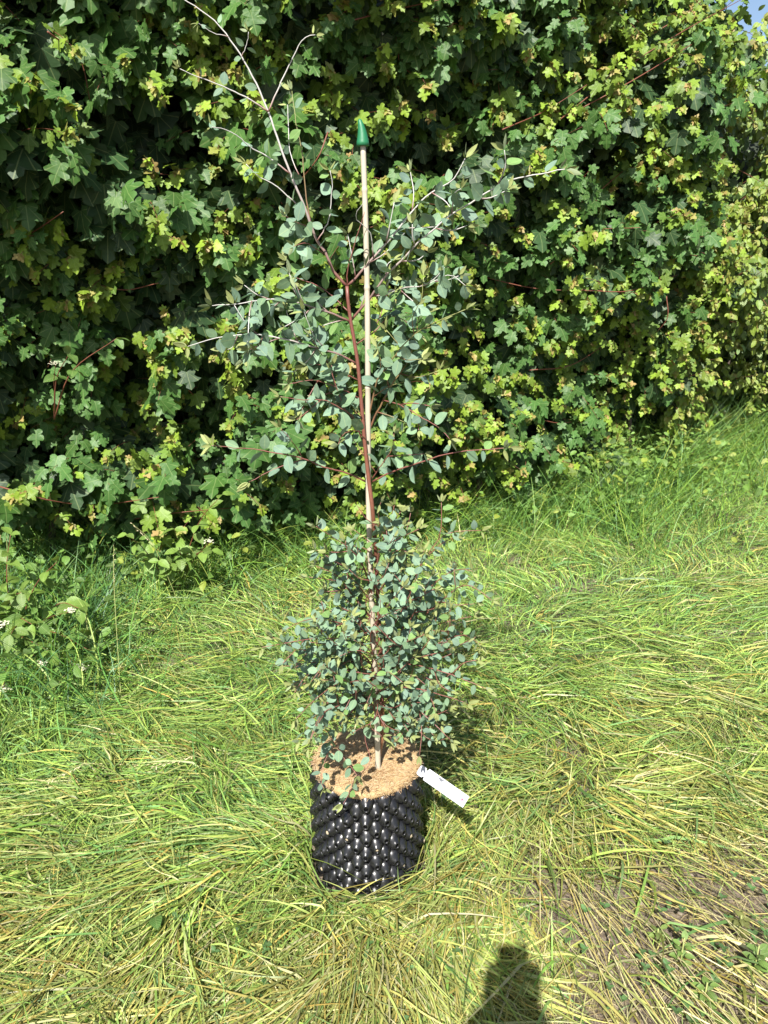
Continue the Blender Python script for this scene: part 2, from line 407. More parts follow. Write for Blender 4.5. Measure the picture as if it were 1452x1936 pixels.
def arrays(lst):
    P = np.array([a[0] for a in lst]); d = np.array([a[1] for a in lst]); n = np.array([a[2] for a in lst])
    s = np.array([a[3] for a in lst]); c = np.array([a[4] for a in lst])
    return P, frames(d, n) * s[:, None, None], s, np.clip(c, 0.004, 0.6)

def build_hedge(name, label, x0, x1, top, nshoot, kind, seed, mats, leafname, arcs):
    root = empty(name, ((x0 + x1) / 2, float(hedge_front((x0 + x1) / 2, 0.5)) + 0.4, 0)); tag(root, label, 'hedge')
    full, low, yng, twigs = grow_hedge(x0, x1, top, nshoot, kind, seed)
    tf, tl, ty = (T_MAPLE, T_MLOW, T_YOUNG) if kind == 'maple' else (T_HORN, T_HORN, T_HORN)
    P, M, s, c = arrays(full); which = rng.integers(0, len(tf), len(P))
    px, py, zc = to_px(P); score = s * F0 / zc
    # hidden ones do not count: keep the foremost leaf of each small screen cell
    cell = (px // 26).astype(int) * 1000 + (py // 26).astype(int); o = np.argsort(zc); seen = {}; ok = np.zeros(len(P), bool)
    for i in o:
        if cell[i] not in seen: seen[cell[i]] = 1; ok[i] = True
    facing = np.abs(np.einsum('ni,ni->n', unit(M[:, :, 2]), unit(P - np.array([0, 0, CAM_Z]))))
    sc = np.where(ok & in_frame(P, -5), score * facing, 0); top300 = np.argsort(-sc)[:300]; mask = np.zeros(len(P), bool); mask[top300] = True
    leaf_objects(root, tf, mats[1], leafname, M[mask], P[mask], which[mask], c[mask], seed)
    V, F_, C, U = scatter(tf, which[~mask], M[~mask], P[~mask], c[~mask])
    V = V - np.array(root.location)
    tag(link('outer_foliage', mesh_np('outer_foliage', V, F_, C, U), mats[0], root), kind='stuff')
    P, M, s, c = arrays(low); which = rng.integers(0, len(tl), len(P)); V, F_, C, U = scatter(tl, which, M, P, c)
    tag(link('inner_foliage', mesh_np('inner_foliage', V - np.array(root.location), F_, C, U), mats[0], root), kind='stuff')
    P, M, s, c = arrays(yng); which = rng.integers(0, len(ty), len(P)); V, F_, C, U = scatter(ty, which, M, P, c)
    tag(link('young_shoots', mesh_np('young_shoots', V - np.array(root.location), F_, C, U), mats[0], root), kind='stuff')
    t = twigs.build('twigs', M_TWIG, root); t.location = -root.location; tag(t, kind='stuff')
    # long red arching shoots one can follow
    for (pts, dy) in arcs:
        A = []
        for (a, b) in pts:
            q = at(a, b, 3.5)
            for _ in range(4): q = at(a, b, float(hedge_front(q[0], q[2])) + dy)
            A.append(q)
        A = smooth_path(A, 14); o_ = tube('branch', A - np.array(root.location), np.linspace(0.0034, 0.0016, 14), M_TWIG, root, 5)
    # lumpy solid filler behind the leaves, coloured near black as the hedge's inner shade
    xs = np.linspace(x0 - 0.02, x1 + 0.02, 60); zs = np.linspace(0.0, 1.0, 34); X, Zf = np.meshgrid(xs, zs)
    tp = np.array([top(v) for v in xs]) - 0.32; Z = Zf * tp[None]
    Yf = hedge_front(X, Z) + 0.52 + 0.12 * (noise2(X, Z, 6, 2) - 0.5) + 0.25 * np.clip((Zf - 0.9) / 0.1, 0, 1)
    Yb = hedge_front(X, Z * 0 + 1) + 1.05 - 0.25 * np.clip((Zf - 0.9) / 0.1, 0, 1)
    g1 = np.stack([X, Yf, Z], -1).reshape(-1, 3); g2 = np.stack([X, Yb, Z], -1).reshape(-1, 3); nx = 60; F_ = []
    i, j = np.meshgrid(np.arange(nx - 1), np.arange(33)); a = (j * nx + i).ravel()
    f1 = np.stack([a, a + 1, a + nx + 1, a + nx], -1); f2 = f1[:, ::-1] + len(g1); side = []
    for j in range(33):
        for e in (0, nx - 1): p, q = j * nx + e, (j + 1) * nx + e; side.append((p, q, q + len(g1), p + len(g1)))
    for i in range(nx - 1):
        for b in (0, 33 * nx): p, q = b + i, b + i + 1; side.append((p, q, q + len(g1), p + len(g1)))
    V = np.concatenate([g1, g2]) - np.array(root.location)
    tag(link('hedge_shade_fill', mesh_np('hedge_shade_fill', V, np.concatenate([f1, f2, np.array(side)])), M_HEDGE_SHADE, root), kind='stuff')
    # trunks of the hedge plants at its foot
    r = random.Random(seed)
    x = x0 + 0.2
    while x < x1 - 0.1:
        y = float(hedge_front(x, 1.0)) + 0.38; b = np.array([x, y, 0.0])
        A = smooth_path([b, b + [r.uniform(-.05, .05), r.uniform(-.05, .05), 0.4], b + [r.uniform(-.12, .12), r.uniform(-.1, .1), 1.0]], 8)
        tube('trunk', A - np.array(root.location), np.linspace(0.022, 0.012, 8), M_BARK, root, 7)
        x += r.uniform(0.28, 0.42)
    return root
M_BARK = simple_mat('hedge_bark', (0.10, 0.075, 0.055), 0.85, nscale=60)
maple_arcs = [([(560, 548), (640, 545), (740, 520), (800, 515)], -0.02), ([(0, 470), (60, 440), (120, 400)], 0.0), ([(190, 540), (240, 548), (300, 535)], -0.06),
              ([(660, 40), (740, 20), (830, 0)], -0.05), ([(950, 245), (1030, 210), (1110, 160)], -0.05), ([(1060, 225), (1180, 130), (1290, 60), (1400, 0)], -0.06),
              ([(1080, 215), (1200, 150), (1330, 70)], -0.03), ([(1090, 400), (1170, 330), (1250, 270)], -0.02), ([(0, 920), (90, 945), (180, 955), (300, 940)], -0.05),
              ([(230, 985), (330, 970), (440, 960)], -0.05), ([(1040, 500), (1110, 440), (1210, 430)], -0.04), ([(900, 520), (1010, 545), (1120, 550)], -0.03),
              ([(1100, 548), (1190, 550), (1280, 520)], -0.04), ([(1260, 560), (1262, 600), (1240, 630)], -0.05), ([(620, 250), (600, 300), (560, 350)], 0.0),
              ([(380, 760), (330, 720), (260, 715)], -0.03), ([(1190, 90), (1290, 30), (1330, 0)], -0.07), ([(840, 330), (780, 400), (700, 430)], 0.0),
              ([(90, 60), (150, 110), (170, 190)], 0.0), ([(1000, 700), (1080, 690), (1160, 640)], -0.03), ([(1010, 790), (1060, 800), (1110, 790)], -0.02)]
build_hedge('maple_hedge', 'tall dark green lobed-leaf hedge with yellow young shoots behind the young tree', -4.2, 2.2,
            lambda x: 3.35 - 0.22 * max(0, x - 1.2) - 0.25 * min(1, max(0, (x - 1.95) / .2)), 3150, 'maple', 5, (M_MAPLE_S, M_MAPLE_O), 'leaf', maple_arcs)
build_hedge('hornbeam_hedge', 'yellow-green hedge with small toothed oval leaves at the right edge', 1.98, 4.8,
            lambda x: 3.04 - 0.10 * abs(math.sin(x * 5 + 1)), 1400, 'hornbeam', 9, (M_HORN_S, M_HORN_O), 'leaf', [([(1330, 330), (1390, 320), (1440, 345)], -0.05), ([(1300, 480), (1350, 500), (1440, 600)], -0.05)])

# ------------------------------------------------------------------ trees beyond the hedge
def far_tree(name, label, x, y, h, rad, seed, col):
    r = np.random.default_rng(seed); root = empty(name, (x, y, 0)); tag(root, label, 'tree')
    tube('trunk', smooth_path([[0, 0, 0], [0.1, 0, h * .4], [-.1, 0.1, h * .8]], 10), np.linspace(.16, .04, 10), M_BARK, root, 8)
    for k in range(7):
        a = r.uniform(0, 6.28); tube('limb', smooth_path([[0, 0, h * (.3 + .05 * k)], [math.cos(a) * rad * .4, math.sin(a) * rad * .4, h * (.45 + .05 * k)], [math.cos(a) * rad * .8, math.sin(a) * rad * .8, h * (.55 + .05 * k)]], 7), np.linspace(.05, .015, 7), M_BARK, root, 6)
    L_ = []
    for _ in range(60):
        c = np.array([0, 0, h * 0.65]) + unit(r.normal(0, 1, 3)) * np.array([rad, rad, h * .33]) * r.random() ** 0.4
        cc = np.array(col) * r.uniform(.6, 1.3)
        for _ in range(60):
            L_.append((c + r.normal(0, .22, 3), unit(r.normal(0, 1, 3) + [0, 0, -.6]), unit(r.normal(0, .6, 3) + [0, -.6, .6]), r.uniform(.07, .11), cc * r.uniform(.8, 1.2)))
    P, M, s, c = arrays(L_); V, F_, C, U = scatter(T_DOG, rng.integers(0, 2, len(P)), M, P, c)
    tag(link('crown', mesh_np('crown', V, F_, C, U), M_HORN_S, root), kind='stuff')
far_tree('background_tree', 'pale green tree showing beyond the hedge at the top right corner', 4.7, 9.6, 4.4, .9, 31, (0.09, 0.16, 0.035))

# ------------------------------------------------------------------ dogwood at the foot of the hedge (left)
M_DOG_S = leaf_material('dogwood_leaf_mass', 'attr', 'pinnate', rough=0.5, trans=0.3)
M_DOG_O = leaf_material('dogwood_leaf', 'object', 'pinnate', rough=0.5, trans=0.3)
M_FLOWER = simple_mat('white_floret', (0.72, 0.70, 0.52), 0.7, nscale=80, namp=0.1)
def sapling(name, label, cat, base, tips, leaf, col, flowers=(), n=5, group=None, tm=T_DOG, seed=1, mat=None):
    r = np.random.default_rng(seed); root = empty(name, tuple(base)); tag(root, label, cat, group); b0 = np.array(base)
    for tp in tips:
        tp = np.array(tp); mid = (b0 + tp) / 2 + np.array([0, 0, 0.12 * np.linalg.norm(tp - b0)]) + r.normal(0, .02, 3)
        A = smooth_path([b0, mid, tp], 12); tube('stem', A - b0, np.linspace(.0035, .0012, 12), M_TWIG, root, 5)
        Ps, Ms, Cs = [], [], []
        for k in range(n):
            f = 0.25 + 0.75 * (k + 1) / n; p = A[min(11, int(f * 11))]; T = unit(A[-1] - A[-3]); a = k * math.pi / 2 + r.uniform(-.3, .3)
            sv = unit(np.cross(T, [0, 0, 1])); uv_ = np.cross(sv, T)
            for s in (-1, 1):
                dr = (sv * math.cos(a) + uv_ * math.sin(a) * 0.5) * s + T * .5 + np.array([0, -0.1, -0.25]) + r.normal(0, .15, 3)
                nn = np.array([0, -.35, .9]) + r.normal(0, .3, 3); sz = leaf * r.uniform(.7, 1.15) * (1 - .25 * f)
                Ps.append(p); Ms.append(frames(unit(dr)[None], unit(nn)[None])[0] * sz); Cs.append(np.array(col) * r.uniform(.75, 1.25))
        leaf_objects(root, tm, mat or M_DOG_O, 'leaf', np.array(Ms), np.array(Ps), r.integers(0, len(tm), len(Ps)), np.array(Cs), 0)
    for fp in flowers:
        bag = Bag(); fp = np.array(fp)
        for q in range(34):
            c = fp + np.array([r.normal(0, .012), r.normal(0, .012), abs(r.normal(0, .006))])
            for w in range(4):
                a = w * math.pi / 2 + r.uniform(0, 1); dr = np.array([math.cos(a), math.sin(a), .3]) * .0055; sd_ = np.array([-math.sin(a), math.cos(a), 0]) * .0016
                bag.add(np.array([c, c + dr * .5 + sd_, c + dr, c + dr * .5 - sd_]), np.array([(0, 1, 2), (0, 2, 3)]))
        o = bag.build('flower_cluster', M_FLOWER, root); o.location = -Vector(root.location)
        tube('flower_stalk', smooth_path([fp - b0 + [0, 0, -.001], (fp - b0) * .6 + [0, 0, .03], (fp - b0) * .1], 8), .0012, M_TWIG, root, 4)
def G(px, py, z): return on_ground(px, py, z)
sapling('dogwood_sapling', 'oval-leaved sapling with white flower clusters at the left edge of the picture', 'shrub', (-1.62, 2.95, 0),
        [G(40, 1120, .35), G(110, 1060, .42), G(150, 1150, .30), G(20, 1200, .28), G(90, 1230, .2), G(170, 1230, .15), G(20, 1010, .5), G(-40, 1150, .3), G(60, 1180, .25)],
        .085, (.13, .22, .035), [G(6, 1305, .10), G(78, 1257, .14), G(152, 1266, .1), G(135, 1156, .3), G(4, 1183, .25)], 6, seed=4)
sapling('dogwood_sapling', 'oval-leaved sapling low against the hedge foot beside the dark gap', 'shrub', (-1.05, 3.45, 0),
        [G(330, 1000, .45), G(400, 1040, .35), G(300, 1060, .3), G(240, 1010, .45), G(420, 935, .6)], .085, (.13, .22, .035), [G(395, 1025, .38)], 5, seed=6)
sapling('dogwood_sapling', 'oval-leaved shoot with large smooth leaves halfway up the left of the hedge', 'shrub', (-1.42, 3.2, .95),
        [at(220, 640, 3.0), at(130, 670, 2.98)], .085, (.075, .15, .028), [at(105, 690, 2.95)], 2, seed=8)

# ------------------------------------------------------------------ grass
FLOW = [  # pixel, direction in pixels, dryness 0 green .. 1 straw, laid flat 0..1
    (560, 1640, -1, .12, .25, .9), (300, 1700, -1, .42, .35, .95), (60, 1830, -1, .6, .45, .95), (150, 1600, -1, .35, .28, .85), (60, 1450, -.4, -1, .05, .35),
    (300, 1450, -.9, -.3, .12, .7), (250, 1560, -1, .2, .18, .85), (480, 1560, -.8, -.5, .10, .6), (400, 1880, -.7, .8, .5, .9), (600, 1850, -.2, 1, .8, .85), (720, 1850, .5, 1, .75, .9),
    (660, 1750, -.3, .8, .55, .9), (830, 1700, -.8, .5, .6, .95), (860, 1600, -.8, .6, .42, .9), (820, 1800, -.3, 1, .7, .95), (950, 1560, -.7, .5, .40, .9),
    (1050, 1620, .9, .5, .6, .95), (1200, 1700, .8, .6, .9, .98), (1350, 1800, .8, .6, .85, .98), (1420, 1650, 1, .3, .6, .9), (1300, 1600, 1, .35, .55, .9),
    (1000, 1780, -.3, 1, .8, .95), (1150, 1880, .6, .8, .8, .95), (1400, 1900, .5, .8, .7, .9), (1000, 1450, -1, .2, .25, .85), (1200, 1480, 1, .1, .4, .9),
    (1400, 1500, 1, -.2, .35, .8), (1000, 1300, 1, .35, .10, .85), (1150, 1330, 1, .45, .28, .9), (1280, 1380, .6, .7, .5, .9), (1400, 1280, 1, .1, .22, .85), (1100, 1200, 1, .1, .12, .8),
    (1300, 1150, 1, -.1, .15, .8), (1200, 1050, -.8, -.3, .15, .6), (1400, 1050, 1, -.3, .15, .7), (950, 1150, -.6, -.5, .08, .5), (950, 1020, .3, -1, .05, .3), (1350, 920, .3, -1, .12, .35),
    (1150, 940, .3, -1, .1, .4), (500, 1300, -.8, .2, .10, .7), (350, 1300, -1, .1, .16, .8), (400, 1180, -.8, -.2, .15, .6), (500, 1100, -.3, -1, .06, .3), (250, 1130, .1, -1, .0, .15),
    (100, 1200, -.1, -1, .0, .15), (60, 1330, -.3, -1, .03, .3), (200, 1350, -1, -.1, .10, .7), (450, 1420, -1, .1, .12, .7), (650, 1250, -.3, -.6, .1, .5), (560, 1480, -1, -.4, .12, .7)]
FG = np.array([on_ground(a[0], a[1])[:2] for a in FLOW])
FD = []
for a in FLOW:
    p0 = on_ground(a[0], a[1]); p1 = on_ground(a[0] + a[2] * 12, a[1] + a[3] * 12); FD.append(unit((p1 - p0)[:2]))
FD = np.array(FD); FV = np.array([(a[4], a[5]) for a in FLOW])
def flow(x, y):
    d2 = (x[:, None] - FG[None, :, 0]) ** 2 + (y[:, None] - FG[None, :, 1]) ** 2
    w = 1.0 / (d2 + 0.01) ** 1.6; w /= w.sum(1, keepdims=True)
    D = w @ FD; V_ = w @ FV
    return np.arctan2(D[:, 1], D[:, 0]), V_[:, 0], V_[:, 1]

GREENS = np.array([[0.19, 0.36, 0.065], [0.115, 0.275, 0.075], [0.31, 0.45, 0.085]])
STRAWS = np.array([[0.48, 0.42, 0.13], [0.56, 0.50, 0.27], [0.48, 0.34, 0.09], [0.38, 0.41, 0.13]])
def blade_colours(r, dry, n):
    g = GREENS[r.integers(0, 3, n)]; s = STRAWS[r.choice(4, n, p=[.34, .17, .15, .34])]
    isdry = r.random(n) < np.clip(dry * 1.05, 0, .96)
    m = np.where(isdry, r.uniform(.6, 1, n), r.uniform(0, .22, n) + dry * .15)[:, None]
    return (g * (1 - m) + s * m) * r.uniform(.5, 1.18, n)[:, None]

def blades(x, y, az, length, e0, e1, width, col, r, seg=5, zlift=None, azbend=0.5, avoid=True, taper=True):
    n = len(x); t = (np.arange(seg) + 0.5) / seg
    el = e0[:, None] + (e1 - e0)[:, None] * t[None] ** 0.8
    a = az[:, None] + (r.normal(0, azbend, n))[:, None] * (t[None] - .3)
    step = length[:, None] / seg; dx = np.cos(el) * np.cos(a) * step; dy = np.cos(el) * np.sin(a) * step; dz = np.sin(el) * step
    X = np.concatenate([np.zeros((n, 1)), np.cumsum(dx, 1)], 1) + x[:, None]
    Y = np.concatenate([np.zeros((n, 1)), np.cumsum(dy, 1)], 1) + y[:, None]
    Z = np.concatenate([np.zeros((n, 1)), np.cumsum(dz, 1)], 1)
    fl = (0.004 + r.random(n) * 0.03) if zlift is None else zlift
    tt = np.linspace(0, 1, seg + 1)
    Z = np.maximum(Z, np.minimum(fl[:, None], tt[None] * 4 * fl[:, None])); Z = Z + ground_h(X, Y)
    keep = np.ones(n, bool)
    if avoid: keep = ~(np.hypot(X - POT_X, Y - POT_Y) < 0.150).any(1)
    # nothing springs up close in front of the pot's face
    ang = np.stack([-np.sin(a), np.cos(a), np.zeros_like(a)], -1); ang = np.concatenate([ang, ang[:, -1:]], 1)
    tw = r.normal(0, .9, n)[:, None]
    dirv = unit(np.stack([np.gradient(X, axis=1), np.gradient(Y, axis=1), np.gradient(Z, axis=1)], -1))
    up = np.cross(dirv, ang); sv = ang * np.cos(tw)[..., None] + up * np.sin(tw)[..., None]
    prof = (np.minimum(1, .55 + 1.6 * tt) * (1 - tt ** 2.2)) if taper else np.ones(seg + 1); prof[-1] = 0.04
    hw = (width[:, None] * prof[None] * .5)[..., None]
    C = np.stack([X, Y, Z], -1); A = C - sv * hw; B = C + sv * hw
    V = np.stack([A, B], 2)[keep]; n2 = keep.sum(); V = V.reshape(-1, 3); nv = 2 * (seg + 1)
    q = np.arange(seg) * 2; quad = np.stack([q, q + 1, q + 3, q + 2], -1)
    F_ = (quad[None] + (np.arange(n2) * nv)[:, None, None]).reshape(-1, 4)
    return V, F_, np.repeat(col[keep], nv, axis=0)
def grass_obj(name, label, *args, **kw):
    V, F_, C = blades(*args, **kw)
    return tag(link(name, mesh_np(name, V, F_, C), M_GRASS), label, 'grass', kind='stuff')
def sample_ground(n, r, mix=0.5, ymin=0.95, ymax=5.7):
    k = int(n * mix); px = r.uniform(-160, W0 + 160, k); py = r.uniform(840, H0 + 160, k)
    u = (px - W0 / 2) / F0; v = (H0 / 2 - py) / F0; s = -CAM_Z / (-SP + v * CP); x1 = u * s; y1 = (CP + v * SP) * s
    y2 = r.uniform(ymin, ymax, n - k); x2 = r.uniform(-1, 1, n - k) * (0.62 * y2 + .45)
    x = np.concatenate([x1, x2]); y = np.concatenate([y1, y2]); ok = (y < hedge_front(x, np.full_like(x, .3)) + .25) & (y > .6)
    return x[ok], y[ok]
def bare(x, y):
    """how much bare soil shows: lower right corner, and a few small patches"""
    px, py, _ = to_px(np.stack([x, y, np.zeros_like(x)], -1))
    b = np.clip((px - 880) / 260, 0, 1) * np.clip((py - 1520) / 200, 0, 1)
    return np.clip(b * (0.75 + 1.5 * noise2(x, y, 5, 9)), 0, .98)
r = np.random.default_rng(3)
# short turf
x, y = sample_ground(52000, r); az, dry, flat = flow(x, y); keep = r.random(len(x)) > bare(x, y) * .9; x, y, az, dry, flat = (v[keep] for v in (x, y, az, dry, flat)); n = len(x)
grass_obj('short_grass', 'short green grass covering the ground under the longer blades', x, y, r.uniform(0, 6.28, n), r.uniform(.02, .07, n), r.uniform(.5, 1.5, n), r.uniform(-.2, .8, n),
          r.uniform(.0018, .0034, n), blade_colours(r, dry * .6, n), r, seg=3, zlift=np.full(n, .002))
# long lodged grass in locks that share a direction
x, y = sample_ground(74000, r, .5); keep = r.random(len(x)) > bare(x, y); x, y = x[keep], y[keep]; az, dry, flat = flow(x, y); n = len(x)
cell = np.floor(x / .13 + 2.2 * noise2(x, y, 5, 1)).astype(int) * 7919 + np.floor(y / .10 + 2.2 * noise2(x, y, 5, 2)).astype(int)
hsh = np.abs(np.sin(cell * 12.9898) * 43758.5453) % 1; hsh2 = np.abs(np.sin(cell * 78.233) * 12345.678) % 1
az2 = az + (hsh - .5) * 2.0 + r.normal(0, .34, n) + (r.random(n) < .24) * r.uniform(-2.4, 2.4, n)
dry2 = np.clip(dry * 1.08 + ((hsh2 - .5) * .7 + .7 * (noise2(x, y, 2.3, 4) - .5)) * np.clip(dry + .12, 0, .8), 0, 1); ln = r.uniform(.08, .30, n) * (.7 + .6 * hsh2) * (1 - .45 * bare(x, y))
e0 = (1 - flat) * r.uniform(.5, 1.4, n) + flat * r.uniform(.15, .75, n); e1 = e0 - r.uniform(.4, 1.5, n)
grass_obj('long_grass', 'long flattened green and straw coloured grass lying in swirls round the pot', x, y, az2, ln, e0, e1, r.uniform(.0020, .0062, n), blade_colours(r, dry2, n) * (.72 + .45 * hsh)[:, None], r, seg=6, azbend=.55,
          zlift=.004 + (r.random(n) * .03 + .055 * hsh2) * (1 - .6 * bare(x, y)))
# springy tufts that stand up through the flattened grass and break its lie
x, y = sample_ground(34000, r, .45); keep = (r.random(len(x)) > bare(x, y)) & (noise2(x, y, 7, 31) > .36); x, y = x[keep], y[keep]; az, dry, flat = flow(x, y); n = len(x)
cl = noise2(x, y, 9, 33)[:]; grass_obj('tufted_grass', 'short springy green tufts standing among the flattened blades', x, y, r.uniform(0, 6.28, n), r.uniform(.05, .17, n), r.uniform(.6, 1.45, n), r.uniform(-.9, .9, n), r.uniform(.0016, .0045, n),
          blade_colours(r, dry * .7, n) * (.75 + .5 * cl)[:, None], r, seg=4, azbend=.9, zlift=.004 + r.random(n) * .03)
# dry stalks and straw lying on top
x, y = sample_ground(5200, r, .8); az, dry, flat = flow(x, y); keep = r.random(len(x)) < .02 + dry * 1.1; x, y, az, dry = x[keep], y[keep], az[keep], dry[keep]; n = len(x)
straw = np.array([[.52, .46, .25], [.48, .40, .14], [.42, .43, .15]])[r.integers(0, 3, n)] * r.uniform(.7, 1.15, n)[:, None]
grass_obj('straw', 'pale dry straw stalks strewn over the flattened grass', x, y, az + r.normal(0, .35, n), r.uniform(.12, .5, n), r.uniform(.1, .5, n), r.uniform(-.5, .05, n), r.uniform(.0014, .0028, n), straw, r,
          seg=7, azbend=.25, zlift=.015 + r.random(n) * .05, taper=False)
# litter on the bare soil
x, y = sample_ground(26000, r, .9, .95, 2.2); keep = r.random(len(x)) < .25 + bare(x, y) * 1.2; x, y = x[keep], y[keep]; n = len(x)
lit = np.array([[.36, .29, .16], [.25, .19, .10], [.44, .38, .2], [.16, .12, .07]])[r.integers(0, 4, n)] * r.uniform(.6, 1.1, n)[:, None]
grass_obj('dead_litter', 'brown and tan scraps of dead grass on the bare soil', x, y, r.uniform(0, 6.28, n), r.uniform(.012, .07, n), r.uniform(-.1, .35, n), r.uniform(-.3, .2, n), r.uniform(.0012, .0028, n), lit, r, seg=3, zlift=.003 + r.random(n) * .012)
# blades pushed aside by the pot, leaning away and round it
n = 1500; an_ = r.uniform(0, 6.283, n); rd = .158 + r.random(n) ** 1.5 * .11; x = POT_X + rd * np.cos(an_); y = POT_Y + rd * np.sin(an_); _, dry, _ = flow(x, y)
grass_obj('grass_round_pot', 'grass pushed aside round the foot of the pot', x, y, an_ + r.normal(0, .9, n), r.uniform(.06, .24, n), r.uniform(.2, 1.4, n), r.uniform(-.6, .6, n), r.uniform(.003, .007, n), blade_colours(r, dry, n), r, seg=6, zlift=.003 + r.random(n) * .03)
# crumbs of soil and small stones on the bare ground
x, y = sample_ground(16000, r, .9, .95, 2.2); keep = r.random(len(x)) < bare(x, y) * .9; x, y = x[keep], y[keep]; n = len(x)
O_ = np.array([[1, 0, 0], [-1, 0, 0], [0, 1, 0], [0, -1, 0], [0, 0, 1], [0, 0, -1.]]); Q_ = np.array([[0, 2, 4], [2, 1, 4], [1, 3, 4], [3, 0, 4], [2, 0, 5], [1, 2, 5], [3, 1, 5], [0, 3, 5]])
V = O_[None] * r.uniform(.55, 1.3, (n, 6, 1)) * (r.random(n) ** 3 * .009 + .0018)[:, None, None]; a_ = r.uniform(0, 6.28, n); cs, sn = np.cos(a_)[:, None], np.sin(a_)[:, None]
V = np.stack([V[..., 0] * cs - V[..., 1] * sn, V[..., 0] * sn + V[..., 1] * cs, V[..., 2] * .7], -1) + np.stack([x, y, ground_h(x, y) + .003], -1)[:, None]
cc = (np.array([[.13, .10, .07], [.20, .165, .12], [.08, .06, .042]])[r.integers(0, 3, n)]) * r.uniform(.6, 1.3, n)[:, None]
tag(link('soil_crumbs', mesh_np('soil_crumbs', V.reshape(-1, 3), (Q_[None] + (np.arange(n) * 6)[:, None, None]).reshape(-1, 3), np.repeat(cc, 6, 0), smooth=False), simple_mat('soil_crumb', (.15, .12, .08), .95, attr=True, nscale=120)),
    'crumbs of dry brown soil and grit on the bare patch', 'soil crumbs', kind='stuff')
# broad coarse blades here and there
x, y = sample_ground(2600, r, .8); az, dry, flat = flow(x, y); keep = r.random(len(x)) > bare(x, y) * .6; x, y, az, dry, flat = (v[keep] for v in (x, y, az, dry, flat)); n = len(x)
grass_obj('coarse_grass', 'scattered broad green and yellow grass blades lying on top', x, y, az + r.normal(0, .7, n), r.uniform(.15, .38, n), r.uniform(.3, 1.0, n), r.uniform(-.6, .1, n), r.uniform(.0045, .0098, n), blade_colours(r, dry * .55, n) * .85, r, seg=7, zlift=.02 + r.random(n) * .045)
# tall grass along the hedge foot
xs = r.uniform(-2.6, 3.6, 21000); ys = hedge_front(xs, np.full_like(xs, .3)) - np.abs(r.normal(0, .42, len(xs))) * (0.65 + .6 * np.clip(xs / 2, 0, 1)) + .28
keep = noise2(xs, ys, 3.2, 5) > .38; xs, ys = xs[keep], ys[keep]; n = len(xs)
colr = (np.array([[.14, .27, .06], [.18, .31, .045], [.10, .21, .065], [.32, .38, .08]])[r.choice(4, n, p=[.35, .33, .2, .12])]) * r.uniform(.75, 1.2, n)[:, None]
hgt = r.uniform(.20, .66, n) * (1 + .35 * np.clip((xs - .6) / 1.2, 0, 1)) * (.7 + .35 * np.clip(xs / 2, 0, 1)) * np.where(xs < 0, 1.1, 1)
grass_obj('tall_grass', 'tall upright blue-green grass along the foot of the hedge', xs, ys, r.uniform(0, 6.28, n), hgt, r.uniform(1.0, 1.5, n), r.uniform(-.2, 1.0, n), r.uniform(.0028, .0055, n), colr, r, seg=6)

# rank growth creeping out over the lawn at the left edge
r = np.random.default_rng(17)
n = 5200; px = r.uniform(-120, 330, n); py = r.uniform(1060, 1430, n); keep = r.random(n) < np.clip((1390 - py) / 140, 0, 1) * np.clip((340 - px) / 120, 0, 1) * (.35 + .65 * (px < 190)); px, py = px[keep], py[keep]
G_ = np.array([on_ground(a, b) for a, b in zip(px, py)]); xs, ys = G_[:, 0], G_[:, 1]; n = len(xs)
colr = (np.array([[.10, .23, .05], [.15, .29, .045], [.08, .18, .07], [.26, .34, .07]])[r.choice(4, n, p=[.35, .3, .25, .1])]) * r.uniform(.5, 1.15, n)[:, None]
grass_obj('rank_grass', 'dark rank upright grass along the left edge below the hedge', xs, ys, r.uniform(0, 6.28, n), r.uniform(.14, .46, n), r.uniform(1.0, 1.5, n), r.uniform(-.4, 1.1, n), r.uniform(.003, .0072, n), colr, r, seg=6)

# seed-head stalks: single stems with a drooping panicle
M_SEED = simple_mat('seed_head', (.46, .40, .24), .8, nscale=150, namp=.2)
def seed_stalk(base, tip, label, rr, bag=None):
    root = empty('grass_stalk', tuple(base)); tag(root, label, 'grass stalk', 'flowering grass stalks'); b = np.array(base); t_ = np.array(tip)
    A = smooth_path([b, b * .45 + t_ * .55 + np.array([0, 0, .10]), t_], 14) - b
    tube('stem', A, np.linspace(.0015, .0008, 14), M_STALK, root, 4)
    h = Bag()
    for k in range(26):
        p = A[-1] + (A[-5] - A[-1]) * (k / 26); d = unit(rr.normal(0, .6, 3) + unit(A[-1] - A[-2]) * 1.2) * rr.uniform(.006, .016)
        s = unit(np.cross(d, rr.normal(0, 1, 3))) * .0016
        h.add(np.array([p, p + d * .5 + s, p + d, p + d * .5 - s]), np.array([(0, 1, 2), (0, 2, 3)]))
    h.build('seed_head', M_SEED, root)
M_STALK = simple_mat('grass_stem', (.26, .28, .09), .6, nscale=60)
rr = np.random.default_rng(8)
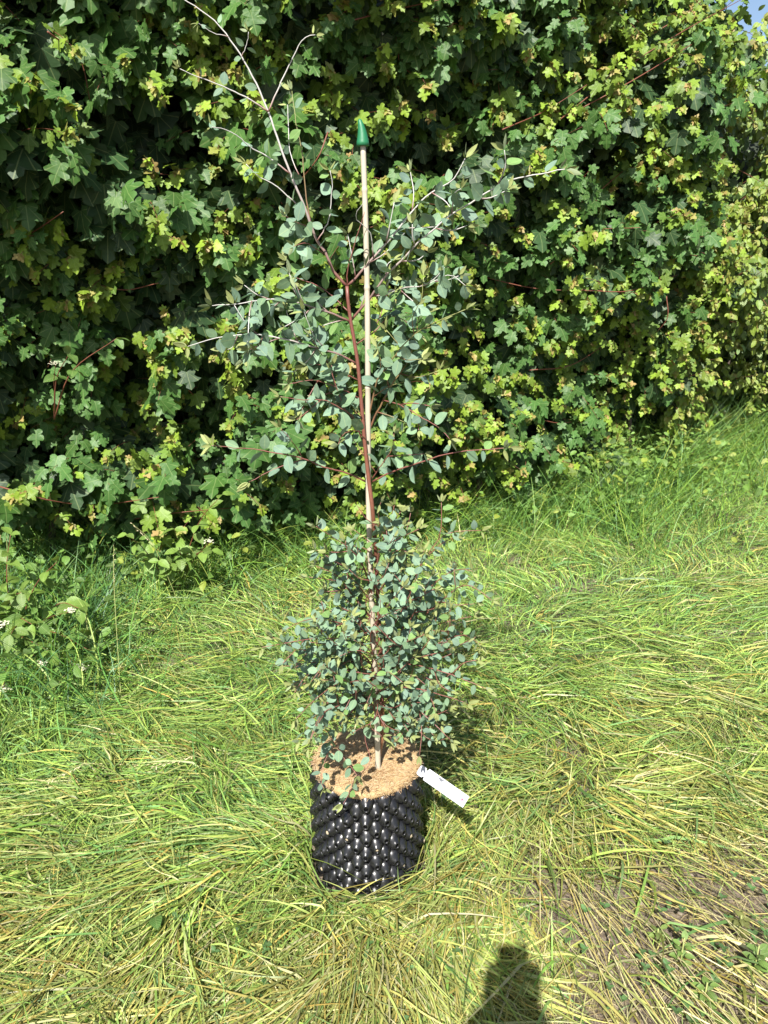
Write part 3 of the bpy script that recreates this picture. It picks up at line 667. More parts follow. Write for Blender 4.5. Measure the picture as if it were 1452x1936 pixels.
stalks = [((1180, 1010), (1185, 895), .32, 'tall thin grass stalk right of the tree, upright before the hedge corner'),
          ((1240, 1230), (1090, 1090), .22, 'grass stalk leaning left with a drooping head in the right-hand grass'),
          ((1140, 1480), (990, 1235), .14, 'pale seed head bowed low to the left beyond the bush, right side'),
          ((1250, 1120), (1380, 1140), .25, 'arched pale seed head nodding at the right, over the mid-distance grass'),
          ((500, 1530), (290, 1450), .18, 'bowed straw-coloured seed head left of the pot'),
          ((300, 1520), (90, 1478), .14, 'flattened seed head pointing left near the left edge'),
          ((230, 1340), (215, 1030), .50, 'tall upright grass stalk left of the tree crossing the dark hedge foot'),
          ((20, 1180), (18, 950), .50, 'thin upright stalk at the extreme left edge beside the flowering sapling'),
          ((350, 1170), (250, 990), .42, 'coarse pale stalk leaning left in front of the dark gap under the hedge'),
          ((930, 1000), (1000, 780), .62, 'slender stalk standing against the hedge right of the tree'),
          ((1090, 930), (1150, 770), .6, 'slender nodding stalk nearer the hornbeam hedge')]
for (b, t_, z, lb) in stalks: seed_stalk(on_ground(*b), on_ground(*t_, z), lb, rr)

# low herbs in the grass (clover, small weeds): more than anyone could count
x, y = sample_ground(3000, r, .7); px, py, _ = to_px(np.stack([x, y, np.zeros_like(x)], -1))
pk = np.maximum.reduce([np.exp(-(((px - a) / s) ** 2 + ((py - b) / s) ** 2)) for a, b, s in ((600, 1690, 60), (330, 1790, 130), (760, 1880, 90), (1400, 1760, 130), (1290, 1850, 120), (1420, 1500, 80), (500, 1850, 70), (100, 1350, 120), (450, 1180, 120), (1100, 930, 150), (700, 1400, 160))])
keep = (r.random(len(x)) < pk + .05) & (np.hypot(x - POT_X, y - POT_Y) > .19); x, y = x[keep], y[keep]; L_ = []
for a, b in zip(x, y):
    gz = float(ground_h(a, b)); h = r.uniform(.02, .07); c = np.array([.06, .135, .04]) * r.uniform(.7, 1.5)
    for k in range(3):
        an = k * 2.09 + r.uniform(-.3, .3); L_.append((np.array([a, b, gz + h]), np.array([math.cos(an), math.sin(an), .25 + r.normal(0, .1)]), np.array([0, 0, 1.]) + r.normal(0, .15, 3), r.uniform(.009, .017), c))
P, M, s, c = arrays(L_); V, F_, C, U = scatter([T_EUC[1], T_EUC[2]], rng.integers(0, 2, len(P)), M, P, c)
tag(link('clover', mesh_np('clover', V, F_, C, U), M_DOG_S), 'small three-leaved clover plants among the grass', 'clover', kind='stuff')

# mixed leafy undergrowth along the hedge foot
n = 4600; xs = np.concatenate([r.uniform(-2.4, 3.6, 2600), r.uniform(.8, 3.6, 2000)]); L_ = []
for x_ in xs:
    y_ = float(hedge_front(x_, .3)) + .25 - abs(r.normal(0, .28)) * (1 + 1.3 * min(1, max(0, (x_ - .8) / 1.2)))
    if float(noise2(x_, y_, 2.6, 21)) < .46 - (.12 if x_ > 1 else 0): continue
    h = r.uniform(.03, .34) * (1.6 if x_ > 1 else .9); a = r.uniform(0, 6.28); c = np.array([.11, .21, .035]) * (1 - .0) * r.uniform(.5, 1.35)
    if r.random() < .15: c = np.array([.24, .30, .04]) * r.uniform(.7, 1.1)
    L_.append((np.array([x_, y_, float(ground_h(x_, y_)) + h]), np.array([math.cos(a), math.sin(a) - .3, -.1 + r.normal(0, .3)]), np.array([0, -.4, .9]) + r.normal(0, .35, 3), r.uniform(.022, .062), c))
for a, b in zip(r.uniform(-100, 260, 520), r.uniform(1080, 1380, 520)):
    if r.random() > np.clip((1370 - b) / 120, 0, 1) * np.clip((270 - a) / 120, 0, 1): continue
    q = on_ground(a, b); an = r.uniform(0, 6.28)
    L_.append((np.array([q[0], q[1], r.uniform(.04, .28)]), np.array([math.cos(an), math.sin(an) - .3, -.1 + r.normal(0, .3)]), np.array([0, -.4, .9]) + r.normal(0, .35, 3), r.uniform(.03, .07), np.array([.10, .20, .035]) * r.uniform(.5, 1.3)))
P, M, s, c = arrays(L_); V, F_, C, U = scatter(T_DOG + T_HORN, rng.integers(0, 5, len(P)), M, P, c)
tag(link('undergrowth', mesh_np('undergrowth', V, F_, C, U), M_DOG_S), 'mixed leafy undergrowth between the grass and the hedge foot', 'undergrowth', kind='stuff')

# single broad-leaved weeds
def rosette(px, py, label, n, size, col, seed, lift=.35, tm=T_DOG):
    r_ = np.random.default_rng(seed); b = on_ground(px, py); b[2] = float(ground_h(b[0], b[1])); root = empty('broadleaf_weed', tuple(b)); tag(root, label, 'weed', 'broad-leaved weeds in the grass')
    Ps, Ms, Cs = [], [], []
    for k in range(n):
        a = k * 2.4 + r_.uniform(-.3, .3); hh = .02 + .05 * k / n * (lift / .35)
        d = np.array([math.cos(a), math.sin(a), lift + r_.normal(0, .15)]); Ps.append(b + [0.006 * math.cos(a), .006 * math.sin(a), hh]); Ms.append(frames(unit(d)[None], np.array([[0, -.2, 1.]]) + r_.normal(0, .1, (1, 3)))[0] * size * r_.uniform(.7, 1.15)); Cs.append(np.array(col) * r_.uniform(.75, 1.3))
    leaf_objects(root, tm, M_DOG_O, 'leaf', np.array(Ms), np.array(Ps), r_.integers(0, len(tm), n), np.array(Cs), 0)
    tube('stem', np.array([[0, 0, 0], [0, 0, .03], [0, 0, .07 * lift / .35]]), .0016, M_STALK, root, 5)
weeds = [(175, 1262, 'broad upright oval dock leaves left, at the edge of the flowering sapling', 3, .12, (.12, .19, .03), 1, 1.3), (1285, 1830, 'bright green small-leaved weed on the bare soil near the bottom right', 12, .022, (.12, .2, .04), 2, .5),
         (1395, 1770, 'reddish-tipped low weed at the right edge over bare soil', 16, .024, (.13, .14, .035), 3, .4), (1330, 1900, 'spreading green weed in the bottom right corner', 14, .026, (.12, .2, .04), 4, .4),
         (1425, 1840, 'leafy weed nearest the lower right corner of the picture', 18, .028, (.11, .19, .04), 5, .5), (1240, 1790, 'tiny rosette weed left of the bare soil patch', 9, .02, (.14, .2, .045), 6, .3),
         (1085, 990, 'large-leaved green weed at the hedge foot right of the tree', 9, .075, (.13, .2, .03), 7, .9), (1060, 900, 'yellowish weed close to the maple hedge foot right of the tree', 9, .07, (.13, .2, .03), 8, 1.2),
         (300, 1790, 'small green two-leaved seedling in the lower left grass', 3, .05, (.08, .17, .04), 9, .6), (680, 1905, 'small round-leaved weed at the bottom edge below the pot', 8, .03, (.08, .17, .04), 10, .4),
         (545, 1105, 'yellow-green leafy weed just left of the bushy lower foliage', 9, .05, (.18, .25, .03), 11, .8), (625, 1668, 'single green leaf weed touching the front left of the pot', 3, .03, (.09, .18, .05), 12, .5),
         (1190, 905, 'leafy bramble-like weed under the hornbeam hedge', 12, .075, (.14, .2, .03), 13, 1.1), (1320, 880, 'broad yellow-green weed near the right edge at the hedge foot', 12, .075, (.16, .22, .035), 14, 1.0)]
for w in weeds: rosette(*w)
for i, (px_, py_) in enumerate([]): pass

# ------------------------------------------------------------------ pot
def plastic(name, col, rough, spec=.5):
    m, nt, out = new_mat(name); L = nt.links; g = N(nt, 'ShaderNodeNewGeometry')
    nz = N(nt, 'ShaderNodeTexNoise'); nz.inputs['Scale'].default_value = 70; nz.inputs['Detail'].default_value = 6; L.new(g.outputs['Position'], nz.inputs['Vector'])
    dust = mathn(nt, 'MULTIPLY', mathn(nt, 'SUBTRACT', nz.outputs[0], .52, True), 1.6, True)
    p = N(nt, 'ShaderNodeBsdfPrincipled'); L.new(mixc(nt, dust, col, tuple(c + .05 for c in col)), p.inputs['Base Color'])
    L.new(mathn(nt, 'ADD', mathn(nt, 'MULTIPLY', nz.outputs[0], .22), rough - .1), p.inputs['Roughness']); p.inputs['Specular IOR Level'].default_value = spec
    L.new(p.outputs[0], out.inputs[0]); return m
M_POT = plastic('black_plastic', (.010, .010, .011), .30, .5)
M_PLUG = simple_mat('root_plug', (.36, .30, .20), .9, nscale=200)
pot = empty('air_pot', (POT_X, POT_Y, 0)); tag(pot, 'black plastic pot covered in glossy knobbly cones, holding the young gum tree', 'plant pot')
RW = 0.130
def lathe(prof, seg=72, wav=None):
    V, F_ = [], []
    for (rad, z) in prof:
        for k in range(seg):
            a = 2 * math.pi * k / seg; V.append((rad * math.cos(a), rad * math.sin(a), z))
    for i in range(len(prof) - 1):
        for k in range(seg):
            a = i * seg + k; b = i * seg + (k + 1) % seg; F_.append((a, b, b + seg, a + seg))
    return np.array(V), np.array(F_)
V, F_ = lathe([(RW - .004, .002), (RW, .002), (RW, .1), (RW, .2), (RW, POT_H), (RW - .003, POT_H), (RW - .003, .1), (RW - .003, .012), (0.001, .012)])
link('wall', mesh_np('wall', V, F_), M_POT, pot)
V, F_ = lathe([(.001, POT_H - .03), (RW - .004, POT_H - .03)], 40); 
link('compost', mesh_np('compost', V, F_), simple_mat('compost', (.05, .035, .022), .95, nscale=90), pot)
# cone: swollen base that necks into an open tip, drooping a little
prof = [(.0225, -.003), (.0217, .003), (.0196, .0085), (.0158, .0130), (.0118, .0165), (.0090, .0192), (.0085, .0220), (.0060, .0225), (.0050, .0185)]
seg = 14; V = []; F_ = []
for i, (rad, h) in enumerate(prof):
    sag = -.05 * h - 9.0 * h * h
    for k in range(seg):
        a = 2 * math.pi * k / seg; V.append((rad * math.cos(a) * .92, h, rad * math.sin(a) * 1.10 + sag))
for i in range(len(prof) - 1):
    for k in range(seg): a = i * seg + k; b = i * seg + (k + 1) % seg; F_.append((a, b, b + seg, a + seg))
V.append((0, .0180, -.004)); c0 = len(V) - 1; base = (len(prof) - 1) * seg
me_c = bpy.data.meshes.new('cone'); me_c.from_pydata(V, [], [tuple(f)[::-1] for f in F_] + [(c0, base + (k + 1) % seg, base + k)[::-1] for k in range(seg)])
for p in me_c.polygons: p.use_smooth = True
me_c.materials.append(M_POT)
me_p = bpy.data.meshes.new('root_plug'); bm = bmesh.new(); bmesh.ops.create_icosphere(bm, subdivisions=1, radius=.0052)
for v in bm.verts: v.co += Vector((random.uniform(-.001, .001), .0205, random.uniform(-.001, .001) - .005)); 
bm.to_mesh(me_p); bm.free(); me_p.materials.append(M_PLUG)
rows = 12; percol = 18; rj = random.Random(5)
for i in range(rows):
    z = .018 + i * (POT_H - .034) / (rows - 1)
    for k in range(percol):
        a = 2 * math.pi * (k + (.5 if i % 2 else 0)) / percol + rj.uniform(-.012, .012)
        o = link('cone', me_c, None, pot); sc = rj.uniform(.95, 1.06)
        o.location = (RW * math.cos(a), RW * math.sin(a), z + rj.uniform(-.0015, .0015)); o.rotation_euler = (rj.uniform(-.08, .08), rj.uniform(-.1, .1), a - math.pi / 2 + rj.uniform(-.06, .06)); o.scale = (sc, sc * rj.uniform(.95, 1.12), sc * rj.uniform(.95, 1.05))
        if math.sin(a) < .2 and rj.random() < .34 and 1 < i < rows - 2:
            q = link('root_plug', me_p, None, o); q.scale = (1, rj.uniform(.5, 1.0), 1)

# coir mat
RM = .1395; mat_root = empty('coir_mat', (POT_X, POT_Y, POT_H)); tag(mat_root, 'round tan coconut-fibre mulch mat lying on top of the black pot', 'mulch mat')
m, nt, out = new_mat('coir'); L = nt.links; g = N(nt, 'ShaderNodeNewGeometry')
n1 = N(nt, 'ShaderNodeTexNoise'); n1.inputs['Scale'].default_value = 260; n1.inputs['Detail'].default_value = 6
n2 = N(nt, 'ShaderNodeTexNoise'); n2.inputs['Scale'].default_value = 22; n2.inputs['Detail'].default_value = 3
L.new(g.outputs['Position'], n1.inputs['Vector']); L.new(g.outputs['Position'], n2.inputs['Vector'])
c = mixc(nt, n1.outputs[0], (.20, .12, .046), (.50, .36, .175)); c = mixc(nt, mathn(nt, 'MULTIPLY', n2.outputs[0], .4), c, (.48, .36, .19))
p = N(nt, 'ShaderNodeBsdfPrincipled'); L.new(c, p.inputs['Base Color']); p.inputs['Roughness'].default_value = .85
bp = N(nt, 'ShaderNodeBump'); bp.inputs['Strength'].default_value = 1; bp.inputs['Distance'].default_value = .003; L.new(n1.outputs[0], bp.inputs['Height']); L.new(bp.outputs[0], p.inputs['Normal']); L.new(p.outputs[0], out.inputs[0])
M_COIR = m
prof = [(.001, -.002), (RM - .003, -.002), (RM, .002), (RM, .0085), (RM - .001, .0140), (RM - .006, .0170), (RM * .8, .0175), (RM * .5, .0165), (RM * .2, .0170), (.001, .0170)]
V, F_ = lathe(prof, 90)
rad = np.hypot(V[:, 0], V[:, 1]); an = np.arctan2(V[:, 1], V[:, 0]); k = 1 + .022 * np.sin(an * 3 + 1) * (rad / RM) + .012 * (noise2(np.cos(an) * 4, np.sin(an) * 4, 2, 3) - .5); V[:, 0] *= k; V[:, 1] *= k
V[:, 2] += .005 * (noise2(V[:, 0], V[:, 1], 22, 4) - .5)
link('pad', mesh_np('pad', V, F_), M_COIR, mat_root)
# loose fibres on its face and rim
nf = 5200; fr = RM * np.sqrt(r.random(nf)) * 1.0; edge = r.random(nf) < .28; fr[edge] = RM * r.uniform(.96, 1.02, edge.sum()); fa = r.uniform(0, 6.283, nf)
fx, fy = fr * np.cos(fa), fr * np.sin(fa); fz = np.where(edge, r.uniform(.0, .016, nf), .0168 + r.random(nf) * .003); bag = Bag()
fcol = np.array([[.34, .21, .095], [.44, .30, .165], [.22, .115, .045], [.50, .37, .22]])[r.integers(0, 4, nf)]
d = r.uniform(0, 6.283, nf); ln = r.uniform(.006, .022, nf); ln[edge] *= .42; el = np.where(edge, r.uniform(-.6, .7, nf), r.uniform(-.05, .2, nf)); d = np.where(edge, fa + r.normal(0, 1.0, nf), d)
P0 = np.stack([fx, fy, fz], -1); D = np.stack([np.cos(d) * np.cos(el), np.sin(d) * np.cos(el), np.sin(el)], -1) * ln[:, None]
Pm = P0 + D * .5 + r.normal(0, .0014, (nf, 3)); P1 = P0 + D; sd_ = unit(np.cross(D, np.array([.1, -.5, 1.]))) * .00035
V = np.stack([P0 - sd_, P0 + sd_, Pm - sd_, Pm + sd_, P1 - sd_, P1 + sd_], 1).reshape(-1, 3); q = np.array([[0, 1, 3, 2], [2, 3, 5, 4]])
tag(link('fibre', mesh_np('fibre', V, (q[None] + (np.arange(nf) * 6)[:, None, None]).reshape(-1, 4), np.repeat(fcol, 6, 0)), simple_mat('coir_fibre', (.5, .3, .1), .8, attr=True, nscale=300), mat_root), kind='stuff')

# ------------------------------------------------------------------ bamboo cane with green cap
cane_b = at(711, 1412, 1.648); cane_t = at(684, 262, 1.648)
cane_b0 = cane_b + (cane_b - cane_t) / np.linalg.norm(cane_b - cane_t) * (.30)
stake = empty('bamboo_cane', tuple(cane_b0)); tag(stake, 'pale upright bamboo cane supporting the tree, capped in green plastic', 'plant stake')
m, nt, out = new_mat('bamboo'); L = nt.links; tc = N(nt, 'ShaderNodeTexCoord'); mp = N(nt, 'ShaderNodeMapping'); mp.inputs['Scale'].default_value = (160, 160, 9); L.new(tc.outputs['Object'], mp.inputs[0])
nz = N(nt, 'ShaderNodeTexNoise'); nz.inputs['Scale'].default_value = 1; nz.inputs['Detail'].default_value = 5; L.new(mp.outputs[0], nz.inputs['Vector'])
n2 = N(nt, 'ShaderNodeTexNoise'); n2.inputs['Scale'].default_value = 14; L.new(tc.outputs['Object'], n2.inputs['Vector'])
c = mixc(nt, nz.outputs[0], (.27, .225, .155), (.48, .43, .33)); c = mixc(nt, mathn(nt, 'MULTIPLY', n2.outputs[0], .35), c, (.50, .46, .38))
p = N(nt, 'ShaderNodeBsdfPrincipled'); L.new(c, p.inputs['Base Color']); p.inputs['Roughness'].default_value = .55; L.new(p.outputs[0], out.inputs[0]); M_CANE = m
Lc = np.linalg.norm(cane_t - cane_b0); ts, rs = [], []
node_at = [0.22, .43, .62, .83, 1.02, 1.22, 1.43, 1.62]
for t_ in np.sort(np.concatenate([np.linspace(0, Lc, 60)] + [[q - .006, q - .002, q, q + .003, q + .008] for q in node_at if q < Lc - .01])):
    rad = .0075 - .0019 * t_ / Lc; b = min(abs(t_ - q) for q in node_at); rad *= 1 + .22 * math.exp(-(b / .0035) ** 2) - .06 * math.exp(-(b / .012) ** 2); ts.append(t_ / Lc); rs.append(rad)
ts = np.array(ts)[:, None]; P_ = (cane_t - cane_b0)[None] * ts; P_[:, 0] += .004 * np.sin(ts[:, 0] * 9); P_[:, 1] += .003 * np.sin(ts[:, 0] * 7 + 1)
tube('cane', P_, np.array(rs), M_CANE, stake, 12)
M_CAP = simple_mat('green_rubber', (.012, .13, .05), .5, nscale=70, namp=.1, color2=(.015, .17, .07))
t0 = P_[-1]; ax = unit(cane_t - cane_b0)
A = np.array([t0 + ax * h for h in (-.013, -.0125, -.006, .001, .009, .017, .025, .033, .0355)]); A[:, 0] += np.array([0, 0, 0, 0, -.0005, -.0015, -.003, -.005, -.0058])
tube('cap', A, np.array([.0115, .0133, .0124, .0110, .0094, .0078, .0061, .0040, .002]), M_CAP, stake, 16)

# ------------------------------------------------------------------ the young gum tree
TREE0 = np.array([POT_X + .022, 1.655, POT_H + .003]); tree = empty('gum_tree', tuple(TREE0)); tag(tree, 'slender young eucalyptus with round blue-green leaves and red stems growing from the pot', 'tree')
RED = np.array([.16, .055, .04]); BROWN = np.array([.22, .10, .05]); SILV = np.array([.46, .44, .41]); PINK = np.array([.30, .13, .11]); OLIVE = np.array([.24, .26, .09])
TY = 1.655
euc, tipsL = [], []
re = np.random.default_rng(21)
def stem_col(P, mode):
    n = len(P); f = np.linspace(0, 1, n)[:, None]
    if mode == 'trunk': 
        zf = np.clip((P[:, 2:3] - .35) / 1.1, 0, 1); return BROWN * (1 - zf) + RED * zf
    if mode == 'silver': return PINK * np.clip(1 - f * 4, 0, 1) + SILV * (1 - np.clip(1 - f * 4, 0, 1))
    if mode == 'redsilver': g = np.clip(1 - f * 1.9, 0, 1) ** .9; return RED * g + SILV * (1 - g)
    if mode == 'olive': return RED * (1 - f) + OLIVE * f
    return RED * (1 - f * .6) + PINK * f * .6
def add_leaf(p, T, s, kind=0, sidev=None, hang=0.0):
    nrm = unit(np.array([-.25, -.62, .62]) + re.normal(0, .60, 3))
    d = unit((sidev if sidev is not None else re.normal(0, 1, 3)) + T * .35 + np.array([0, 0, -hang]) + re.normal(0, .22, 3))
    if abs(np.dot(d, nrm)) > .9: nrm = unit(nrm + re.normal(0, .6, 3))
    if kind == 0:
        t = re.random(); c = np.array([.145, .225, .165]) * (1 - t) + np.array([.155, .245, .135]) * t; c = c * re.uniform(.78, 1.15)
        if re.random() < .10: c = np.array([.14, .24, .075]) * re.uniform(.85, 1.1)
    else: c = np.array([.22, .25, .09]) * re.uniform(.7, 1.15)
    euc.append((p + d * .003, d, nrm, s, c, kind))
def leaves_along(A, start, gap, size, tipyoung=True, hang=.0, skip=.06, end=1.0):
    d = np.concatenate([[0], np.cumsum(np.linalg.norm(np.diff(A, axis=0), axis=1))]); Ltot = d[-1]; s = start * Ltot; k = 0; ph = re.uniform(0, math.pi)
    while s < Ltot * end:
        p = np.array([np.interp(s, d, A[:, i]) for i in range(3)]); q = np.array([np.interp(min(s + .004, Ltot), d, A[:, i]) for i in range(3)]); T = unit(q - p) if np.linalg.norm(q - p) > 1e-6 else unit(A[-1] - A[-2])
        sv = unit(np.cross(T, [.1, .2, .95])); uv_ = np.cross(sv, T); a = ph + (k % 2) * math.pi / 2; lat = sv * math.cos(a) + uv_ * math.sin(a); f = s / Ltot
        for sg in (-1, 1):
            if re.random() < skip: continue
            sz = size * (1.20 if p[2] > .95 else 1.06) * re.uniform(.76, 1.18) * (1 - .35 * f ** 2); add_leaf(p, T, sz, 0 if (f < .97 or not tipyoung) else 1, lat * sg, hang)
        s += gap * re.uniform(.8, 1.2); k += 1
    if tipyoung:
        T = unit(A[-1] - A[-2])
        for sg in range(4): add_leaf(A[-1], T * 3, size * re.uniform(.55, .95), 1, re.normal(0, .6, 3))
def branch(pts, y0, y1, r0, r1, mode='red', leaf=None, sub=0, subl=.10, name='branch', parent=None, lsize=.034):
    """pts: pixels along the branch; the depth runs from y0 to y1"""
    n = len(pts); A = np.array([at(a, b, y0 + (y1 - y0) * (i / max(n - 1, 1)) ** 1.1) for i, (a, b) in enumerate(pts)])
    A = smooth_path(A, max(8, n * 3)); A[1:-1] += re.normal(0, .0005, A[1:-1].shape)
    rad = np.linspace(r0 * .82, r1 * .75, len(A)); o = tube(name, A - TREE0, rad, M_GUMSTEM, tree, 7, stem_col(A, mode))
    if leaf: leaves_along(A, leaf[0], leaf[1], lsize, hang=leaf[2] if len(leaf) > 2 else 0.1, skip=leaf[3] if len(leaf) > 3 else .06)
    for k in range(sub):
        f = (k + .7) / (sub + .5) * .85; i = int(f * (len(A) - 1)); T = unit(A[min(i + 1, len(A) - 1)] - A[i]); sv = unit(np.cross(T, [0, -1, .15]))
        d = unit(T * .9 + sv * (1 if k % 2 else -1) * re.uniform(.6, 1.1) + re.normal(0, .25, 3)); ll = subl * re.uniform(.6, 1.2) * (1.1 - .5 * f)
        B = smooth_path([A[i], A[i] + d * ll * .5 + re.normal(0, .004, 3), A[i] + d * ll + np.array([0, 0, re.uniform(-.02, .02)])], 7)
        tube('twig', B - TREE0, np.linspace(r1 * 1.2 + .0003, .0007, 7), M_GUMSTEM, tree, 5, stem_col(B, 'silver' if mode == 'silver' else mode))
        leaves_along(B, .2, .026, lsize * .9, hang=.1)
    return A
# stem and leader
trunk = [(724, 1400), (722, 1330), (720, 1250), (716, 1160), (711, 1060), (705, 970), (698, 913), (690, 842), (684, 772), (677.5, 698), (671, 652), (663, 607), (657, 561), (656, 541)]
A = np.array([at(a, b, TY + .018 if b > 1000 else TY - .022) for a, b in trunk]); A = smooth_path(A, 46); A[0] = TREE0 - [0, 0, .01]
tube('trunk', A - TREE0, np.linspace(.0062, .0036, 46), M_GUMSTEM, tree, 10, stem_col(A, 'trunk'))
branch([(656, 541), (630, 512), (618, 483), (599, 454), (589, 430), (573, 384), (548, 326), (523, 256), (507, 211), (482, 153), (457, 107), (432, 70), (403, 37), (366, 10), (341, -6)], TY, 1.60, .0040, .0011, 'redsilver', (.30, .058, .05, .45), name='leader', lsize=.022)
branch([(656, 541), (677, 520), (706, 487), (739, 450), (769, 413), (800, 376), (831, 355), (858, 338), (879, 300)], TY, 1.60, .0034, .0011, 'redsilver', (.25, .032, .1, .12), sub=6, subl=.08)
branch([(663, 607), (694, 570), (710, 549), (731, 520), (765, 486), (793, 455), (820, 434), (851, 407), (893, 382), (934, 355), (975, 338), (1017, 329), (1068, 320)], TY + .01, 1.48, .0034, .0012, 'redsilver', (.25, .034, .1, .15), sub=9, subl=.08, name='branch')
# leader's side shoots, nearly bare and silver
branch([(507, 211), (523, 174), (544, 128), (556, 103), (573, 74), (596, 66)], 1.62, 1.60, .0020, .0009, 'silver', (.3, .05, .05, .3), lsize=.020)
branch([(507, 211), (482, 194), (453, 178), (416, 161), (374, 145), (340, 130)], 1.62, 1.56, .0020, .0008, 'silver', (.25, .045, .1, .3), lsize=.021)
branch([(548, 328), (507, 297), (478, 281), (453, 260), (424, 244), (400, 240)], 1.63, 1.55, .0020, .0008, 'silver', (.15, .038, .1, .3), lsize=.026)
branch([(571, 397), (527, 355), (486, 331), (465, 310)], 1.64, 1.60, .0018, .0009, 'silver', (.2, .045, .1, .2), lsize=.03)
branch([(592, 440), (578, 368), (571, 289), (560, 236), (554, 186), (552, 172)], 1.66, 1.70, .0020, .0008, 'olive', (.2, .06, .1, .35), lsize=.03)
branch([(565, 330), (548, 285), (544, 198)], 1.63, 1.68, .0012, .0008, 'silver', (.5, .05, .1, .4), lsize=.028)
branch([(600, 455), (615, 430), (622, 413), (628, 351), (624, 322)], 1.62, 1.60, .0016, .0008, 'silver', (.2, .034), lsize=.028)
branch([(457, 107), (468, 80), (470, 60)], 1.61, 1.60, .0010, .0006, 'silver', (.4, .03), lsize=.018)
branch([(432, 70), (400, 60), (376, 44)], 1.61, 1.59, .0010, .0006, 'silver', (.7, .03), lsize=.02)
branch([(589, 430), (560, 420), (540, 408)], 1.63, 1.58, .0014, .0008, 'red', (.2, .026), lsize=.036)
branch([(611, 479), (580, 460), (555, 466)], 1.63, 1.58, .0014, .0008, 'red', (.2, .026), lsize=.036)
branch([(656, 541), (657, 512), (668, 470), (677, 440), (690, 400)], TY, 1.62, .0018, .0008, 'red', (.3, .036), lsize=.032)
branch([(706, 487), (700, 440), (672, 410), (690, 380)], 1.64, 1.56, .0014, .0008, 'silver', (.2, .03), lsize=.034)
# tiers of the crown
branch([(663, 609), (628, 593), (595, 582), (562, 572), (520, 566), (487, 568), (454, 574), (401, 578)], TY, 1.53, .0030, .0010, 'redsilver', (.28, .034, .05, .05), sub=7, subl=.10, lsize=.037)
branch([(574, 574), (562, 545), (548, 520)], 1.60, 1.56, .0014, .0008, 'silver', (.2, .024), lsize=.036)
branch([(660, 590), (630, 560), (600, 540), (560, 525)], TY, 1.74, .0018, .0008, 'red', (.3, .03), lsize=.032)
branch([(675, 688), (644, 671), (611, 661), (578, 652), (545, 642), (500, 634), (463, 632), (405, 640), (355, 655)], TY, 1.50, .0030, .0009, 'redsilver', (.25, .036, .15, .05), sub=7, subl=.11, lsize=.037)
branch([(500, 634), (485, 655), (470, 662)], 1.54, 1.5, .0010, .0007, 'red', (.2, .024), lsize=.036)
branch([(671, 652), (690, 640), (720, 615), (750, 570), (765, 540)], TY, 1.72, .0020, .0008, 'red', (.3, .032), sub=2, lsize=.034)
branch([(690, 840), (710, 727), (731, 694), (756, 660), (789, 628), (818, 611), (880, 585)], TY, 1.50, .0028, .0009, 'olive', (.35, .034), sub=5, subl=.10, lsize=.034)
branch([(692, 834), (706, 793), (719, 768), (739, 731), (756, 706), (772, 681), (785, 636), (795, 580), (801, 524)], TY, 1.58, .0030, .0010, 'olive', (.5, .032), sub=6, subl=.10, lsize=.033)
branch([(723, 756), (752, 764), (776, 776), (801, 791), (830, 808), (850, 830)], 1.63, 1.52, .0017, .0008, 'red', (.2, .034), sub=2, subl=.07, lsize=.033)
branch([(700, 560), (760, 545), (800, 540), (850, 520), (880, 540)], 1.65, 1.56, .0020, .0008, 'redsilver', (.3, .032), sub=4, subl=.08, lsize=.034)
branch([(684, 756), (665, 745), (644, 735), (611, 723), (587, 719), (548, 725)], TY, 1.55, .0022, .0008, 'red', (.2, .030), sub=3, subl=.09, lsize=.035)
branch([(686, 834), (673, 801), (665, 785), (644, 772), (611, 756), (570, 756), (530, 750)], TY, 1.52, .0024, .0008, 'red', (.35, .030), sub=3, subl=.09, lsize=.035)
branch([(688, 830), (675, 815), (650, 820), (640, 840)], TY, 1.55, .0016, .0008, 'red', (.2, .026), lsize=.036)
branch([(680, 720), (640, 700), (610, 690), (580, 690)], TY, 1.6, .0018, .0008, 'red', (.2, .028), sub=2, lsize=.035)
branch([(692, 911), (657, 894), (615, 884), (574, 867), (537, 859), (475, 849), (442, 847), (400, 842)], TY, 1.50, .0026, .0009, 'red', (.12, .056, .1, .12), lsize=.036)
branch([(574, 867), (516, 888), (471, 911)], 1.60, 1.55, .0016, .0008, 'red', (.45, .04), lsize=.034)
branch([(572, 866), (558, 842), (530, 810)], 1.60, 1.56, .0013, .0008, 'red', (.3, .034), lsize=.035)
branch([(700, 913), (731, 896), (764, 884), (810, 869), (851, 857), (896, 851), (958, 847)], TY, 1.50, .0026, .0009, 'red', (.12, .042, .1, .12), lsize=.036)
branch([(700, 910), (720, 880), (740, 850), (745, 820)], TY, 1.60, .0016, .0008, 'red', (.3, .03), sub=2, lsize=.034)
